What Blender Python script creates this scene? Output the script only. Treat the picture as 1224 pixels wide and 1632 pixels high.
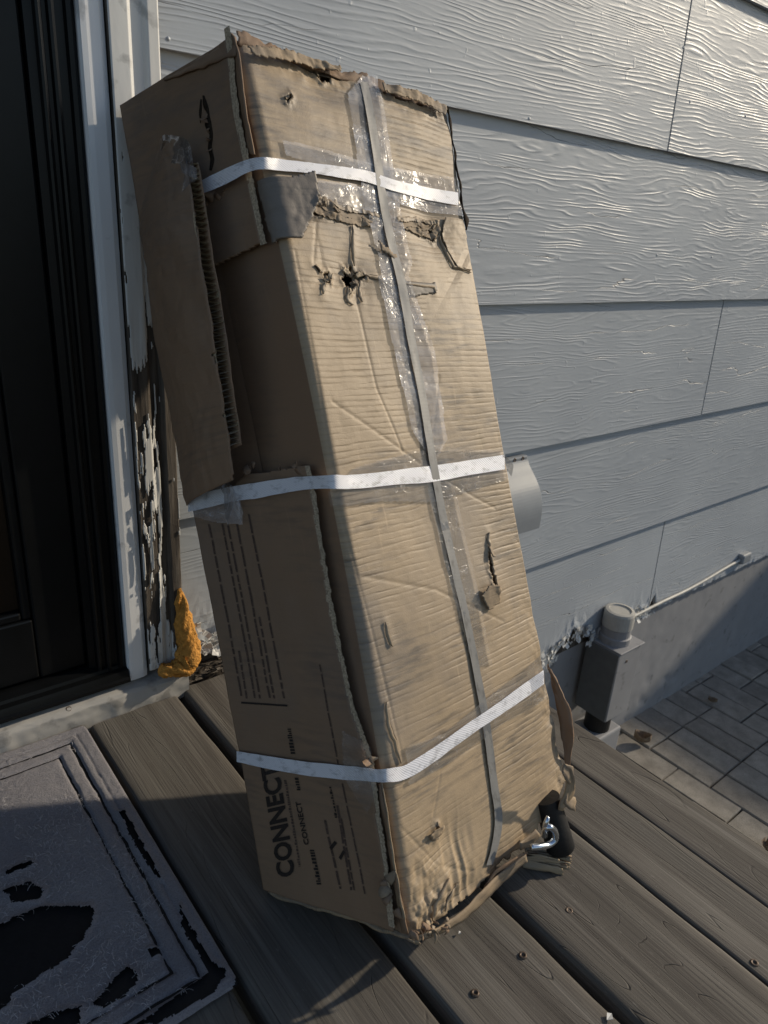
import bpy, math, random
import numpy as np
from mathutils import Vector, Matrix
random.seed(7)
sc = bpy.context.scene
for o in list(bpy.data.objects): bpy.data.objects.remove(o)
COL = sc.collection
RAD = math.radians

# ------------------------------------------------------------------ camera, sky, sun, exposure
CAM_R = np.array([[0.78185311, -0.61979539, 0.06752327],
                  [0.18517511, 0.33426917, 0.92410730],
                  [0.59532839, 0.71001254, -0.37612007]])      # rows: right, up, forward
CAM_O = np.array([0.0, -0.94718, 0.70635])
CAM_F = 1152.46                                                # focal length, photo pixels
cam = bpy.data.cameras.new('camera'); cam_o = bpy.data.objects.new('camera', cam); COL.objects.link(cam_o)
r_, u_, f_ = CAM_R
cam_o.matrix_world = Matrix(((r_[0], u_[0], -f_[0], CAM_O[0]), (r_[1], u_[1], -f_[1], CAM_O[1]),
                             (r_[2], u_[2], -f_[2], CAM_O[2]), (0, 0, 0, 1)))
cam.sensor_fit = 'VERTICAL'; cam.sensor_height = 36; cam.lens = CAM_F / 1632 * 36
cam.clip_start = 0.02; cam.clip_end = 500
cam.dof.use_dof = True; cam.dof.focus_distance = 0.9; cam.dof.aperture_fstop = 11
sc.camera = cam_o
SUN_A, SUN_E = 15.0, 25.0          # degrees out of the wall plane, elevation
sun_dir = Vector((math.cos(RAD(SUN_A)) * math.cos(RAD(SUN_E)), -math.sin(RAD(SUN_A)) * math.cos(RAD(SUN_E)), math.sin(RAD(SUN_E))))
w = bpy.data.worlds.new('World'); sc.world = w; w.use_nodes = True
nt = w.node_tree; bg = nt.nodes['Background']
sky = nt.nodes.new('ShaderNodeTexSky'); sky.sky_type = 'NISHITA'; sky.sun_disc = False
sky.sun_elevation = RAD(SUN_E); sky.sun_rotation = RAD(90 + SUN_A)
sky.air_density = 1.0; sky.dust_density = 0.8; sky.ozone_density = 1.0
nt.links.new(sky.outputs[0], bg.inputs[0]); bg.inputs[1].default_value = 0.115
sl = bpy.data.lights.new('sun', 'SUN'); sl.energy = 3.7; sl.angle = RAD(1.2); sl.color = (1.0, 0.865, 0.67)
so = bpy.data.objects.new('sun', sl); COL.objects.link(so)
so.rotation_euler = sun_dir.to_track_quat('Z', 'Y').to_euler()
sc.view_settings.view_transform = 'Standard'; sc.view_settings.look = 'None'
sc.view_settings.exposure = 0.0; sc.view_settings.gamma = 1.0
sc.render.engine = 'CYCLES'

# ------------------------------------------------------------------ numpy noise
def _h(ix, iy, s):
    n = (ix * 374761393 + iy * 668265263 + s * 974634617) & 0xffffffff
    n = ((n ^ (n >> 13)) * 1274126177) & 0xffffffff
    return ((n ^ (n >> 16)) & 0xffff) / 65535.0
def vn(x, y, s=0):
    x = np.asarray(x, float); y = np.asarray(y, float)
    ix = np.floor(x).astype(np.int64); iy = np.floor(y).astype(np.int64)
    fx = x - ix; fy = y - iy; fx = fx * fx * (3 - 2 * fx); fy = fy * fy * (3 - 2 * fy)
    a = _h(ix, iy, s); b = _h(ix + 1, iy, s); c = _h(ix, iy + 1, s); d = _h(ix + 1, iy + 1, s)
    return (a * (1 - fx) + b * fx) * (1 - fy) + (c * (1 - fx) + d * fx) * fy
def fbm(x, y, o=4, s=0):
    t = 0; a = .5; n = 0
    for k in range(o):
        t = t + a * vn(np.asarray(x) * 2 ** k, np.asarray(y) * 2 ** k, s + k * 17); n += a; a *= .5
    return t / n
def sn(x, y, o=4, s=0): return fbm(x, y, o, s) * 2 - 1
def inpoly(x, y, P):
    r = np.zeros(np.shape(x), bool); n = len(P)
    for i in range(n):
        x1, y1 = P[i]; x2, y2 = P[(i + 1) % n]
        if y1 == y2: continue
        c = ((y1 > y) != (y2 > y)) & (x < (x2 - x1) * (y - y1) / (y2 - y1) + x1)
        r ^= c
    return r
def segdist(x, y, P):
    d = np.full(np.shape(x), 1e9)
    for (x1, y1), (x2, y2) in zip(P[:-1], P[1:]):
        dx, dy = x2 - x1, y2 - y1; L = dx * dx + dy * dy + 1e-12
        t = np.clip(((x - x1) * dx + (y - y1) * dy) / L, 0, 1)
        d = np.minimum(d, np.hypot(x - x1 - t * dx, y - y1 - t * dy))
    return d

# ------------------------------------------------------------------ placing helpers (real points on real surfaces)
def raydir(px, py):
    return CAM_R.T @ np.array([(px - 612) / CAM_F, -(py - 816) / CAM_F, 1.0])
def at(px, py, ax, c):
    d = raydir(px, py); t = (c - CAM_O[ax]) / d[ax]; return CAM_O + t * d

# ------------------------------------------------------------------ object helpers
def link(name, me, mat=None, parent=None):
    o = bpy.data.objects.new(name, me); COL.objects.link(o)
    if parent is not None: o.parent = parent
    if mat is not None and me is not None and not me.materials: me.materials.append(mat)
    return o
def empty(name, loc=(0, 0, 0)):
    o = bpy.data.objects.new(name, None); COL.objects.link(o); o.empty_display_size = .05
    o['_loc'] = 0; del o['_loc']
    return o
def tag(o, label=None, cat=None, group=None, kind=None):
    if label: o['label'] = label
    if cat: o['category'] = cat
    if group: o['group'] = group
    if kind: o['kind'] = kind
    return o
def mesh(name, V, F, mat=None, parent=None, smooth=False, uv=None):
    me = bpy.data.meshes.new(name); me.from_pydata([tuple(map(float, v)) for v in V], [], [tuple(map(int, f)) for f in F])
    if uv is not None:
        l = me.uv_layers.new(name='UVMap'); idx = np.zeros(len(me.loops), np.int32); me.loops.foreach_get('vertex_index', idx)
        l.data.foreach_set('uv', np.asarray(uv, np.float32)[idx].ravel())
    if smooth: me.polygons.foreach_set('use_smooth', [True] * len(me.polygons))
    me.update()
    return link(name, me, mat, parent)
def solid(o, t, off=-1.0):
    m = o.modifiers.new('thickness', 'SOLIDIFY'); m.thickness = t; m.offset = off; return o
def bevel(o, w, n=2):
    m = o.modifiers.new('bevel', 'BEVEL'); m.width = w; m.segments = n; m.limit_method = 'ANGLE'; m.angle_limit = RAD(40); return o
def sheet(name, fn, U, V, keep=None, mat=None, parent=None, smooth=True, uvf=None, flip=False):
    """grid surface over node arrays U, V; keep(uc,vc) masks cells"""
    uu, vv = np.meshgrid(U, V); P = fn(uu, vv).reshape(-1, 3)
    nu, nv = len(U), len(V)
    i, j = np.meshgrid(np.arange(nu - 1), np.arange(nv - 1)); a = (j * nu + i).ravel()
    q = np.stack([a, a + nu, a + nu + 1, a + 1], 1)
    if flip: q = q[:, ::-1]
    if keep is not None:
        uc = (uu[:-1, :-1] + uu[1:, 1:]) / 2; vc = (vv[:-1, :-1] + vv[1:, 1:]) / 2
        q = q[keep(uc, vc).ravel()]
    used = np.unique(q); mp = np.zeros(len(P), int); mp[used] = np.arange(len(used))
    uvv = np.stack([uu.ravel(), vv.ravel()], 1) if uvf is None else uvf(uu, vv).reshape(-1, 2)
    me = bpy.data.meshes.new(name)
    q = mp[q]; P = P[used]; uvv = uvv[used]
    me.vertices.add(len(P)); me.vertices.foreach_set('co', P.astype(np.float32).ravel())
    me.loops.add(len(q) * 4); me.loops.foreach_set('vertex_index', q.astype(np.int32).ravel())
    me.polygons.add(len(q)); me.polygons.foreach_set('loop_start', np.arange(len(q), dtype=np.int32) * 4)
    me.update(calc_edges=True)
    l = me.uv_layers.new(name='UVMap'); l.data.foreach_set('uv', uvv[q.ravel()].astype(np.float32).ravel())
    if smooth: me.polygons.foreach_set('use_smooth', np.ones(len(q), bool))
    me.validate(); me.update()
    return link(name, me, mat, parent)
def box_vf(x0, x1, y0, y1, z0, z1):
    V = [(x0, y0, z0), (x1, y0, z0), (x1, y1, z0), (x0, y1, z0), (x0, y0, z1), (x1, y0, z1), (x1, y1, z1), (x0, y1, z1)]
    F = [(0, 3, 2, 1), (4, 5, 6, 7), (0, 1, 5, 4), (1, 2, 6, 5), (2, 3, 7, 6), (3, 0, 4, 7)]
    return V, F
def box(name, b, mat, parent=None, bev=0):
    V, F = box_vf(*b); o = mesh(name, V, F, mat, parent)
    if bev: bevel(o, bev)
    return o
def extrude_profile(name, prof, axis, a0, a1, mat, parent=None, n=1, wob=0):
    """closed 2D profile extruded; axis 'z': prof=(x,y); axis 'x': prof=(y,z)"""
    V = []; F = []; m = len(prof)
    for k in range(n + 1):
        t = a0 + (a1 - a0) * k / n
        for (p, q) in prof:
            V.append((p, q, t) if axis == 'z' else (t, p, q))
    for k in range(n):
        for i in range(m):
            j = (i + 1) % m; F.append((k * m + i, k * m + j, k * m + m + j, k * m + m + i))
    F.append(tuple(range(m))[::-1]); F.append(tuple(range(n * m, n * m + m)))
    return mesh(name, V, F, mat, parent)
def tube(name, pts, rad, mat, parent=None, ns=10, caps=True):
    pts = [Vector(p) for p in pts]; V = []; F = []
    rr = rad if hasattr(rad, '__len__') else [rad] * len(pts)
    up = Vector((.3, .2, .93))
    for i, p in enumerate(pts):
        t = (pts[min(i + 1, len(pts) - 1)] - pts[max(i - 1, 0)]).normalized()
        s = t.cross(up);  s = s.normalized() if s.length > 1e-4 else Vector((1, 0, 0))
        b = t.cross(s)
        for k in range(ns):
            a = 2 * math.pi * k / ns; V.append(p + (s * math.cos(a) + b * math.sin(a)) * rr[i])
    for i in range(len(pts) - 1):
        for k in range(ns):
            F.append((i * ns + k, i * ns + (k + 1) % ns, (i + 1) * ns + (k + 1) % ns, (i + 1) * ns + k))
    if caps: F.append(tuple(range(ns))[::-1]); F.append(tuple(range((len(pts) - 1) * ns, len(pts) * ns)))
    return mesh(name, V, F, mat, parent, smooth=True)
def crom(P, n):
    """Catmull-Rom resample of 3D polyline"""
    P = np.asarray(P, float); Q = np.vstack([2 * P[0] - P[1], P, 2 * P[-1] - P[-2]]); out = []
    for i in range(1, len(Q) - 2):
        for k in range(n):
            t = k / n; a, b, c, d = Q[i - 1:i + 3]
            out.append(.5 * ((2 * b) + (-a + c) * t + (2 * a - 5 * b + 4 * c - d) * t * t + (-a + 3 * b - 3 * c + d) * t ** 3))
    out.append(P[-1]); return np.array(out)
def ribbon(name, A, B, mat, parent=None, n=8, m=3, thick=.0012, jit=0, seed=0, wscale=None):
    """strip between two 3D edge polylines"""
    A = crom(A, n); B = crom(B, n); L = np.concatenate([[0], np.cumsum(np.linalg.norm(np.diff((A + B) / 2, axis=0), axis=1))])
    T = np.linspace(0, 1, m + 1); V = []; UV = []
    wd = np.mean(np.linalg.norm(A - B, axis=1))
    for i in range(len(A)):
        for t in T:
            V.append(A[i] * (1 - t) + B[i] * t); UV.append((L[i], t * wd))
    V = np.array(V)
    if jit:
        g = np.random.RandomState(seed); ii = np.arange(len(V)); 
        V = V + (np.stack([sn(L[ii // (m + 1)] * 60, ii % (m + 1) * .8, 3, seed + k) for k in range(3)], 1)) * jit
    F = []
    for i in range(len(A) - 1):
        for k in range(m): a = i * (m + 1) + k; F.append((a, a + m + 1, a + m + 2, a + 1))
    o = mesh(name, V, F, mat, parent, smooth=True, uv=UV)
    if thick: solid(o, thick, 0)
    return o

# ------------------------------------------------------------------ material helper
class M:
    def __init__(s, name, rough=.7, spec=.5):
        s.m = bpy.data.materials.new(name); s.m.use_nodes = True; s.t = s.m.node_tree; s.n = s.t.nodes
        s.p = s.n['Principled BSDF']; s.p.inputs['Roughness'].default_value = rough
        s.p.inputs['Specular IOR Level'].default_value = spec
        s.out = s.n['Material Output']
    def new(s, k, **kw):
        n = s.n.new(k)
        for a, b in kw.items(): setattr(n, a, b)
        return n
    def l(s, a, b): s.t.links.new(a, b)
    def val(s, x, inp):
        if hasattr(x, 'is_output') or hasattr(x, 'links'): s.l(x, inp)
        else: inp.default_value = x
    def coord(s, kind='Object', scale=(1, 1, 1), rand=False, loc=(0, 0, 0)):
        tc = s.new('ShaderNodeTexCoord'); v = tc.outputs[kind]
        if rand:
            oi = s.new('ShaderNodeObjectInfo'); c = s.new('ShaderNodeVectorMath', operation='SCALE')
            cx = s.new('ShaderNodeCombineXYZ')
            for i in range(3): s.l(oi.outputs['Random'], cx.inputs[i])
            s.l(cx.outputs[0], c.inputs[0]); c.inputs['Scale'].default_value = 37.0
            a = s.new('ShaderNodeVectorMath', operation='ADD'); s.l(v, a.inputs[0]); s.l(c.outputs[0], a.inputs[1]); v = a.outputs[0]
        mp = s.new('ShaderNodeMapping'); mp.inputs['Scale'].default_value = scale; mp.inputs['Location'].default_value = loc
        s.l(v, mp.inputs[0]); return mp.outputs[0]
    def noise(s, vec, scale=5, detail=4, rough=.55, dist=0):
        n = s.new('ShaderNodeTexNoise'); s.l(vec, n.inputs['Vector']); n.inputs['Scale'].default_value = scale
        n.inputs['Detail'].default_value = detail; n.inputs['Roughness'].default_value = rough; n.inputs['Distortion'].default_value = dist
        return n.outputs['Fac']
    def vor(s, vec, scale=5, feat='DISTANCE_TO_EDGE'):
        n = s.new('ShaderNodeTexVoronoi', feature=feat); s.l(vec, n.inputs['Vector']); n.inputs['Scale'].default_value = scale
        return n.outputs['Distance']
    def ramp(s, fac, *st, interp='LINEAR'):
        r = s.new('ShaderNodeValToRGB'); s.l(fac, r.inputs[0]); e = r.color_ramp.elements; r.color_ramp.interpolation = interp
        while len(e) < len(st): e.new(.5)
        for k, (p, c) in enumerate(st):
            e[k].position = p; e[k].color = (c, c, c, 1) if not hasattr(c, '__len__') else (*c, 1)
        return r.outputs[0]
    def math(s, op, a, b=0.0, c=0.0):
        n = s.new('ShaderNodeMath', operation=op); s.val(a, n.inputs[0]); s.val(b, n.inputs[1]); s.val(c, n.inputs[2]); return n.outputs[0]
    def mix(s, f, a, b, blend='MIX'):
        n = s.new('ShaderNodeMix', data_type='RGBA', blend_type=blend); s.val(f, n.inputs[0])
        for x, i in ((a, 6), (b, 7)):
            if isinstance(x, tuple): n.inputs[i].default_value = (*x, 1)
            else: s.l(x, n.inputs[i])
        return n.outputs[2]
    def sep(s, v):
        n = s.new('ShaderNodeSeparateXYZ'); s.l(v, n.inputs[0]); return n.outputs
    def bump(s, h, strength=.5, dist=.001, prev=None):
        n = s.new('ShaderNodeBump'); s.l(h, n.inputs['Height']); n.inputs['Strength'].default_value = strength; n.inputs['Distance'].default_value = dist
        if prev is not None: s.l(prev, n.inputs['Normal'])
        return n.outputs[0]
    def done(s, col=None, nrm=None, rough=None):
        if col is not None:
            if isinstance(col, tuple): s.p.inputs['Base Color'].default_value = (*col, 1)
            else: s.l(col, s.p.inputs['Base Color'])
        if nrm is not None: s.l(nrm, s.p.inputs['Normal'])
        if rough is not None: s.val(rough, s.p.inputs['Roughness'])
        return s.m

def mat_siding():
    s = M('painted_siding', .42, .5); v = s.coord('Object', rand=True); x, y, z = s.sep(v)
    sv = s.coord('Object', (1.9, 1, 12), rand=True)
    n1 = s.noise(sv, 1.0, 3, .5, .3)
    oi = s.new('ShaderNodeObjectInfo'); rnd = oi.outputs['Random']
    ph = s.math('ADD', s.math('MULTIPLY', z, s.math('MULTIPLY_ADD', rnd, 420.0, 560.0)), s.math('MULTIPLY', n1, s.math('MULTIPLY_ADD', s.math('FRACT', s.math('MULTIPLY', rnd, 7.3)), 55.0, 55.0)))
    wv = s.math('SINE', ph)
    brk = s.noise(s.coord('Object', (9, 1, 40), rand=True), 1.0, 3)
    amp = s.math('MULTIPLY', s.ramp(brk, (.38, .1), (.62, 1.0)), s.math('MULTIPLY_ADD', s.math('FRACT', s.math('MULTIPLY', rnd, 3.7)), .7, .65))
    g = s.math('MULTIPLY', s.math('POWER', s.math('MULTIPLY_ADD', wv, .5, .5), 2.2), amp)
    fine = s.noise(s.coord('Object', (40, 40, 240), rand=True), 1.0, 3)
    h = s.math('ADD', g, s.math('MULTIPLY', fine, .35))
    blob = s.noise(s.coord('Object', (60, 60, 60), rand=True), 1.0, 2)
    h = s.math('ADD', h, s.math('MULTIPLY', s.ramp(blob, (.68, 0.), (.75, 1.)), .6))
    # long thin drying cracks in the paint
    sv2 = s.coord('Object', (1.7, 1, 7), rand=True, loc=(3.1, 0, 5.2)); n2 = s.noise(sv2, 1.0, 4, .55, .5)
    cr = s.math('ABSOLUTE', s.math('SINE', s.math('ADD', s.math('MULTIPLY', z, 48.0), s.math('MULTIPLY', n2, 7.0))))
    crm = s.math('MULTIPLY', s.ramp(cr, (.0, 1.), (.035, 0.)), s.ramp(s.noise(s.coord('Object', (5, 1, 9), rand=True), 1.0, 2), (.52, 0.), (.6, 1.)))
    h = s.math('SUBTRACT', h, s.math('MULTIPLY', crm, 1.6))
    st = s.noise(s.coord('Object', (3, 3, 3)), 1.0, 4)
    c = s.mix(s.ramp(st, (.35, 0.), (.7, 1.)), (.35, .38, .415), (.415, .447, .48))
    c = s.mix(s.math('MULTIPLY', crm, .75), c, (.07, .065, .06))
    r = s.ramp(fine, (.3, .42), (.7, .56))
    return s.done(c, s.bump(h, .75, .00062), r)
def mat_paint(name, col, wear=.0, rough=.45, streak=(30, 30, 4)):
    s = M(name, rough); v = s.coord('Object', streak); n = s.noise(v, 1.0, 5)
    c = s.mix(s.ramp(n, (.35, 0.), (.75, 1.)), tuple(k * .88 for k in col), col)
    n2 = s.noise(s.coord('Object', (25, 25, 25)), 1.0, 5)
    c = s.mix(s.ramp(n2, (.66 - wear, 0.), (.74 - wear, .7)), c, tuple(k * .45 for k in col))
    return s.done(c, s.bump(s.math('ADD', n, s.math('MULTIPLY', n2, .5)), .5, .001))
def mat_rotwood():
    s = M('rotten_wood', .85, .2); v = s.coord('Object', (60, 60, 5)); n = s.noise(v, 1.0, 6, .65)
    c = s.ramp(n, (.3, (.03, .025, .021)), (.5, (.085, .072, .06)), (.7, (.16, .142, .122)))
    return s.done(c, s.bump(n, 1.0, .003))
def mat_deck():
    s = M('weathered_deck_wood', .75, .3)
    v = s.coord('Object', (34, 1.1, 34), rand=True); n = s.noise(v, 1.0, 5, .6, .6)
    f = s.noise(s.coord('Object', (420, 7, 420), rand=True), 1.0, 4, .6)
    b = s.noise(s.coord('Object', (7, 4, 7), rand=True), 1.0, 4)
    gl = s.noise(s.coord('Object', (9, .75, 9), rand=True), 1.0, 2, .5, .5)
    ring = s.math('ABSOLUTE', s.math('SINE', s.math('MULTIPLY', gl, 85.0)))
    brk = s.ramp(s.noise(s.coord('Object', (30, 2.2, 30), rand=True), 1.0, 3), (.46, 0.), (.6, 1.))
    line = s.math('MULTIPLY', s.ramp(ring, (.0, 1.), (.10, 0.)), brk)
    c = s.ramp(n, (.28, (.060, .053, .046)), (.5, (.115, .104, .091)), (.74, (.19, .177, .157)))
    c = s.mix(s.math('MULTIPLY', s.ramp(f, (.46, 0.), (.68, 1.)), .55), c, (.036, .031, .027))
    c = s.mix(s.math('MULTIPLY', s.ramp(b, (.42, 0.), (.7, 1.)), .4), c, (.115, .108, .09))
    c = s.mix(s.math('MULTIPLY', line, .6), c, (.02, .017, .014))
    sp = s.noise(s.coord('Object', (260, 90, 260), rand=True), 1.0, 3)
    c = s.mix(s.math('MULTIPLY', s.ramp(sp, (.66, 0.), (.74, 1.)), .35), c, (.2, .19, .17))
    h = s.math('SUBTRACT', s.math('ADD', s.math('MULTIPLY', f, .55), s.math('MULTIPLY', n, .5)), s.math('MULTIPLY', line, .7))
    return s.done(c, s.bump(h, .9, .0013))
def mat_cardboard(name='corrugated_cardboard', base=(.375, .285, .185), rib=1.0, dirt=1.0, pitch=.0062, axis=1):
    s = M(name, .55 if rib > .5 else .7, .42 if rib > .5 else .3); uv = s.coord('UV'); x, y, _ = s.sep(uv)
    wob = s.noise(uv, 7, 3)
    yy = s.math('ADD', y if axis else x, s.math('MULTIPLY', wob, .012))
    ph = s.math('SINE', s.math('MULTIPLY', yy, 2 * math.pi / pitch))
    lines = s.math('POWER', s.math('MULTIPLY_ADD', ph, .5, .5), 2.5)
    pm = s.coord('UV', (7, 3.2, 1)) ; patch = s.ramp(s.noise(pm, 1.0, 4, .6), (.38, .05), (.66, 1.0))
    segm = s.coord('UV', (13, 150, 1)); seg = s.ramp(s.noise(segm, 1.0, 4, .65), (.4, 0.0), (.62, 1.0))
    rb = s.math('MULTIPLY', s.math('MULTIPLY', lines, patch), seg)
    crease = s.vor(s.coord('UV', (5.5, 3.2, 1)), 1.0)
    cz = s.coord('UV', (1, 1, 1)); wv = s.noise(cz, 14, 5, .6)
    crn = s.math('MULTIPLY', s.ramp(crease, (.0, 1.), (.025, 0.)), s.ramp(s.noise(uv, 4, 2), (.5, 0.), (.62, 1.)))
    fib = s.noise(s.coord('UV', (900, 500, 1)), 1.0, 3)
    big = s.noise(uv, 3.5, 4)
    c = s.mix(s.ramp(big, (.3, 0.), (.72, 1.)), tuple(k * .9 for k in base), tuple(k * 1.1 for k in base))
    c = s.mix(s.math('MULTIPLY', fib, .22), c, tuple(k * .6 for k in base))
    c = s.mix(s.math('MULTIPLY', rb, .2 * rib), c, tuple(k * .55 for k in base))
    # scuffs: dark rubbed streaks that sit on the flute ridges
    sc1 = s.noise(s.coord('UV', (6, 9, 1), loc=(2.3, .7, 0)), 1.0, 4, .6)
    sc2 = s.noise(s.coord('UV', (22, 150, 1)), 1.0, 3)
    scm = s.math('MULTIPLY', s.ramp(sc1, (.47, 0.), (.62, 1.)), s.ramp(sc2, (.45, 0.), (.62, 1.)))
    c = s.mix(s.math('MULTIPLY', scm, .6 * dirt), c, (.07, .065, .06))
    st = s.noise(s.coord('UV', (5, 5, 1), loc=(7.7, 1.9, 0)), 1.0, 5, .65)
    c = s.mix(s.math('MULTIPLY', s.ramp(st, (.55, 0.), (.75, 1.)), .4 * dirt), c, tuple(k * .55 for k in base))
    g1 = s.noise(s.coord('UV', (3.4, 2.1, 1), loc=(5.1, 8.4, 0)), 1.0, 5, .6); c = s.mix(s.math('MULTIPLY', s.ramp(g1, (.5, 0.), (.66, 1.)), .5 * dirt), c, (.16, .15, .145))
    tp = s.math('MULTIPLY', s.ramp(y, (.06, 1.), (.3, 0.)), s.ramp(s.noise(s.coord('UV', (11, 40, 1), loc=(1.7, 3.3, 0)), 1.0, 5, .65), (.46, 0.), (.62, 1.)))
    c = s.mix(s.math('MULTIPLY', tp, .6 * dirt), c, (.11, .10, .095))
    pale = s.ramp(s.math('MULTIPLY', s.ramp(s.noise(s.coord('UV', (120, 14, 1)), 1.0, 3), (.62, 0.), (.72, 1.)), s.ramp(s.noise(s.coord('UV', (9, 9, 1), loc=(2, 2, 0)), 1.0, 2), (.5, 0.), (.6, 1.))), (.0, 0.), (1., 1.))
    c = s.mix(s.math('MULTIPLY', pale, .4 * dirt), c, tuple(min(1, k * 1.5) for k in base))
    h = s.math('SUBTRACT', s.math('MULTIPLY', wv, .7), s.math('MULTIPLY', rb, .5 * rib))
    h = s.math('ADD', h, s.math('MULTIPLY', fib, .10)); h = s.math('SUBTRACT', h, s.math('MULTIPLY', crn, .8))
    return s.done(c, s.bump(h, 1.0, .0017))
def mat_tape(name='clear_tape', tint=(.80, .80, .80), veil=.10, gloss=.5, wrk=.22):
    """thin film: mostly see-through, a faint milky veil in streaks, a few sharp wrinkles that catch the light"""
    s = M(name, .22, .5); t = s.new('ShaderNodeBsdfTransparent')
    n2 = s.noise(s.coord('UV', (16, 26, 1)), 1.0, 3, .5, .6)
    def ridge(sc, lc): return s.math('SUBTRACT', 1.0, s.math('ABSOLUTE', s.math('MULTIPLY_ADD', s.noise(s.coord('UV', sc, loc=lc), 1.0, 2, .5, 1.0), 2.0, -1.0)))
    r1 = ridge((18, 60, 1), (3, 1, 0)); r2 = ridge((60, 26, 1), (9, 4, 0))
    wm = s.ramp(s.noise(s.coord('UV', (15, 19, 1), loc=(1, 8, 0)), 1.0, 3), (.45, 0.), (.6, 1.))
    wr = s.math('MULTIPLY', s.math('ADD', s.math('POWER', r1, 45.0), s.math('POWER', r2, 60.0)), wm)
    nb = s.bump(s.math('ADD', n2, s.math('MULTIPLY', wr, .4)), .8, .0016)
    milky = s.ramp(s.noise(s.coord('UV', (9, 34, 1)), 1.0, 4, .6), (.4, .3), (.64, 1.0))
    g = s.new('ShaderNodeBsdfGlossy'); g.inputs['Roughness'].default_value = .17; s.l(nb, g.inputs['Normal'])
    d = s.new('ShaderNodeBsdfDiffuse'); d.inputs['Color'].default_value = (*tint, 1); s.l(nb, d.inputs['Normal'])
    m1 = s.new('ShaderNodeMixShader'); s.l(s.math('MULTIPLY_ADD', milky, veil, s.math('MULTIPLY', wr, wrk)), m1.inputs[0]); s.l(t.outputs[0], m1.inputs[1]); s.l(d.outputs[0], m1.inputs[2])
    fr = s.new('ShaderNodeFresnel'); fr.inputs['IOR'].default_value = 1.42; s.l(nb, fr.inputs['Normal'])
    m2 = s.new('ShaderNodeMixShader'); s.l(s.math('MULTIPLY', fr.outputs[0], gloss), m2.inputs[0]); s.l(m1.outputs[0], m2.inputs[1]); s.l(g.outputs[0], m2.inputs[2])
    s.l(m2.outputs[0], s.out.inputs['Surface']); return s.m
def mat_strap(name, col, dirt=.5, weave=.6, cross=False):
    s = M(name, .5 if cross else .42, .4 if cross else .5); uv = s.coord('UV'); x, y, _ = s.sep(uv)
    w1 = s.math('SINE', s.math('MULTIPLY', x, 4200.0)) if cross else s.math('SINE', s.math('ADD', s.math('MULTIPLY', x, 1700.0), s.math('MULTIPLY', y, 2600.0)))
    n = s.noise(s.coord('UV', (60, 120, 1)), 1.0, 4, .65)
    c = s.mix(s.math('MULTIPLY', s.ramp(n, (.52, 0.), (.7, 1.)), dirt), col, tuple(k * .35 for k in col))
    c = s.mix(s.math('MULTIPLY_ADD', w1, .05, .05), c, tuple(k * .5 for k in col))
    h = s.math('ADD', w1, s.math('MULTIPLY', n, 1.5))
    return s.done(c, s.bump(h, weave, .0004))
def mat_flat(name, col, rough=.7, spec=.4, nscale=60, var=.25, bmp=.3, bd=.001, metal=0):
    s = M(name, rough, spec); n = s.noise(s.coord('Object', (nscale,) * 3), 1.0, 4)
    c = s.mix(s.ramp(n, (.3, 0.), (.7, 1.)), tuple(k * (1 - var) for k in col), tuple(min(1, k * (1 + var * .5)) for k in col))
    s.p.inputs['Metallic'].default_value = metal
    return s.done(c, s.bump(n, bmp, bd))

MT = dict(
    siding=mat_siding(), trim=mat_paint('white_trim_paint', (.79, .80, .81), .05, .45), chip=mat_paint('flaking_white_paint', (.66, .66, .64), .06, .5, (40, 40, 9)),
    rot=mat_rotwood(), deck=mat_deck(), sill=mat_paint('sill_paint', (.36, .35, .33), .12, .65, (12, 40, 12)),
    black=mat_flat('black_door_metal', (.0035, .004, .0045), .38, .3, 40, .3, .15), blackrub=mat_flat('black_rubber', (.007, .0075, .009), .55, .4, 200, .3, .4),
    foundation=mat_paint('foundation_paint', (.27, .275, .29), .05, .65, (14, 14, 14)),
    foam=mat_flat('expanding_foam', (.56, .27, .06), .8, .2, 160, .35, 1.0, .005),
    plastic=mat_flat('grey_vent_plastic', (.25, .27, .29), .5, .4, 30, .06, .05), pipe=mat_flat('shade_grey_plastic', (.12, .125, .13), .5, .4, 40, .12, .1),
    cap=mat_flat('pale_pipe_cap', (.42, .41, .38), .5, .4, 60, .1, .1), screw=mat_flat('rusty_screw_steel', (.12, .09, .07), .5, .5, 900, .4, .4, .0005, .6),
    steel=mat_flat('galvanised_steel', (.6, .65, .72), .25, .5, 300, .15, .15, .0005, 1.0), leaf=mat_flat('dry_leaf', (.22, .165, .115), .8, .2, 150, .4, .5),
    card=mat_cardboard(), card_in=mat_cardboard('inner_cardboard', (.25, .16, .10), .10, .35), card_side_shade=mat_cardboard('shaded_side_cardboard', (.25, .165, .105), .18, .5),  # side: same board as the front, the face's shade put into a darker base
    card_raw=mat_cardboard('torn_cardboard', (.33, .25, .165), .5, 1.0, .004), flute=mat_flat('flute_paper', (.44, .36, .26), .85, .2, 500, .5, .5),
    greyflap=mat_cardboard('grey_scuffed_shade_paper', (.19, .165, .14), .6, .5),
    ink=mat_flat('print_ink', (.03, .022, .018), .7, .3, 400, .4, .1), inkfaint=mat_flat('faded_print_ink', (.10, .066, .05), .7, .3, 400, .5, .1),
    gap=mat_flat('dark_gap_shade', (.03, .022, .016), .9, .1, 300, .4, .3), tape=mat_tape(), tapew=mat_tape('milky_tape', (.80, .80, .83), .34, .5, .32), strap=mat_strap('white_strap', (.72, .73, .78), .75, .25), gstrap=mat_strap('grey_strap', (.2, .2, .195), .7, .08, True),  # gap: shade inside splits and rips, put into a near-black colour
    wire=mat_flat('pale_cable_sheath', (.5, .49, .45), .5, .4, 60, .15, .1))

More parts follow.
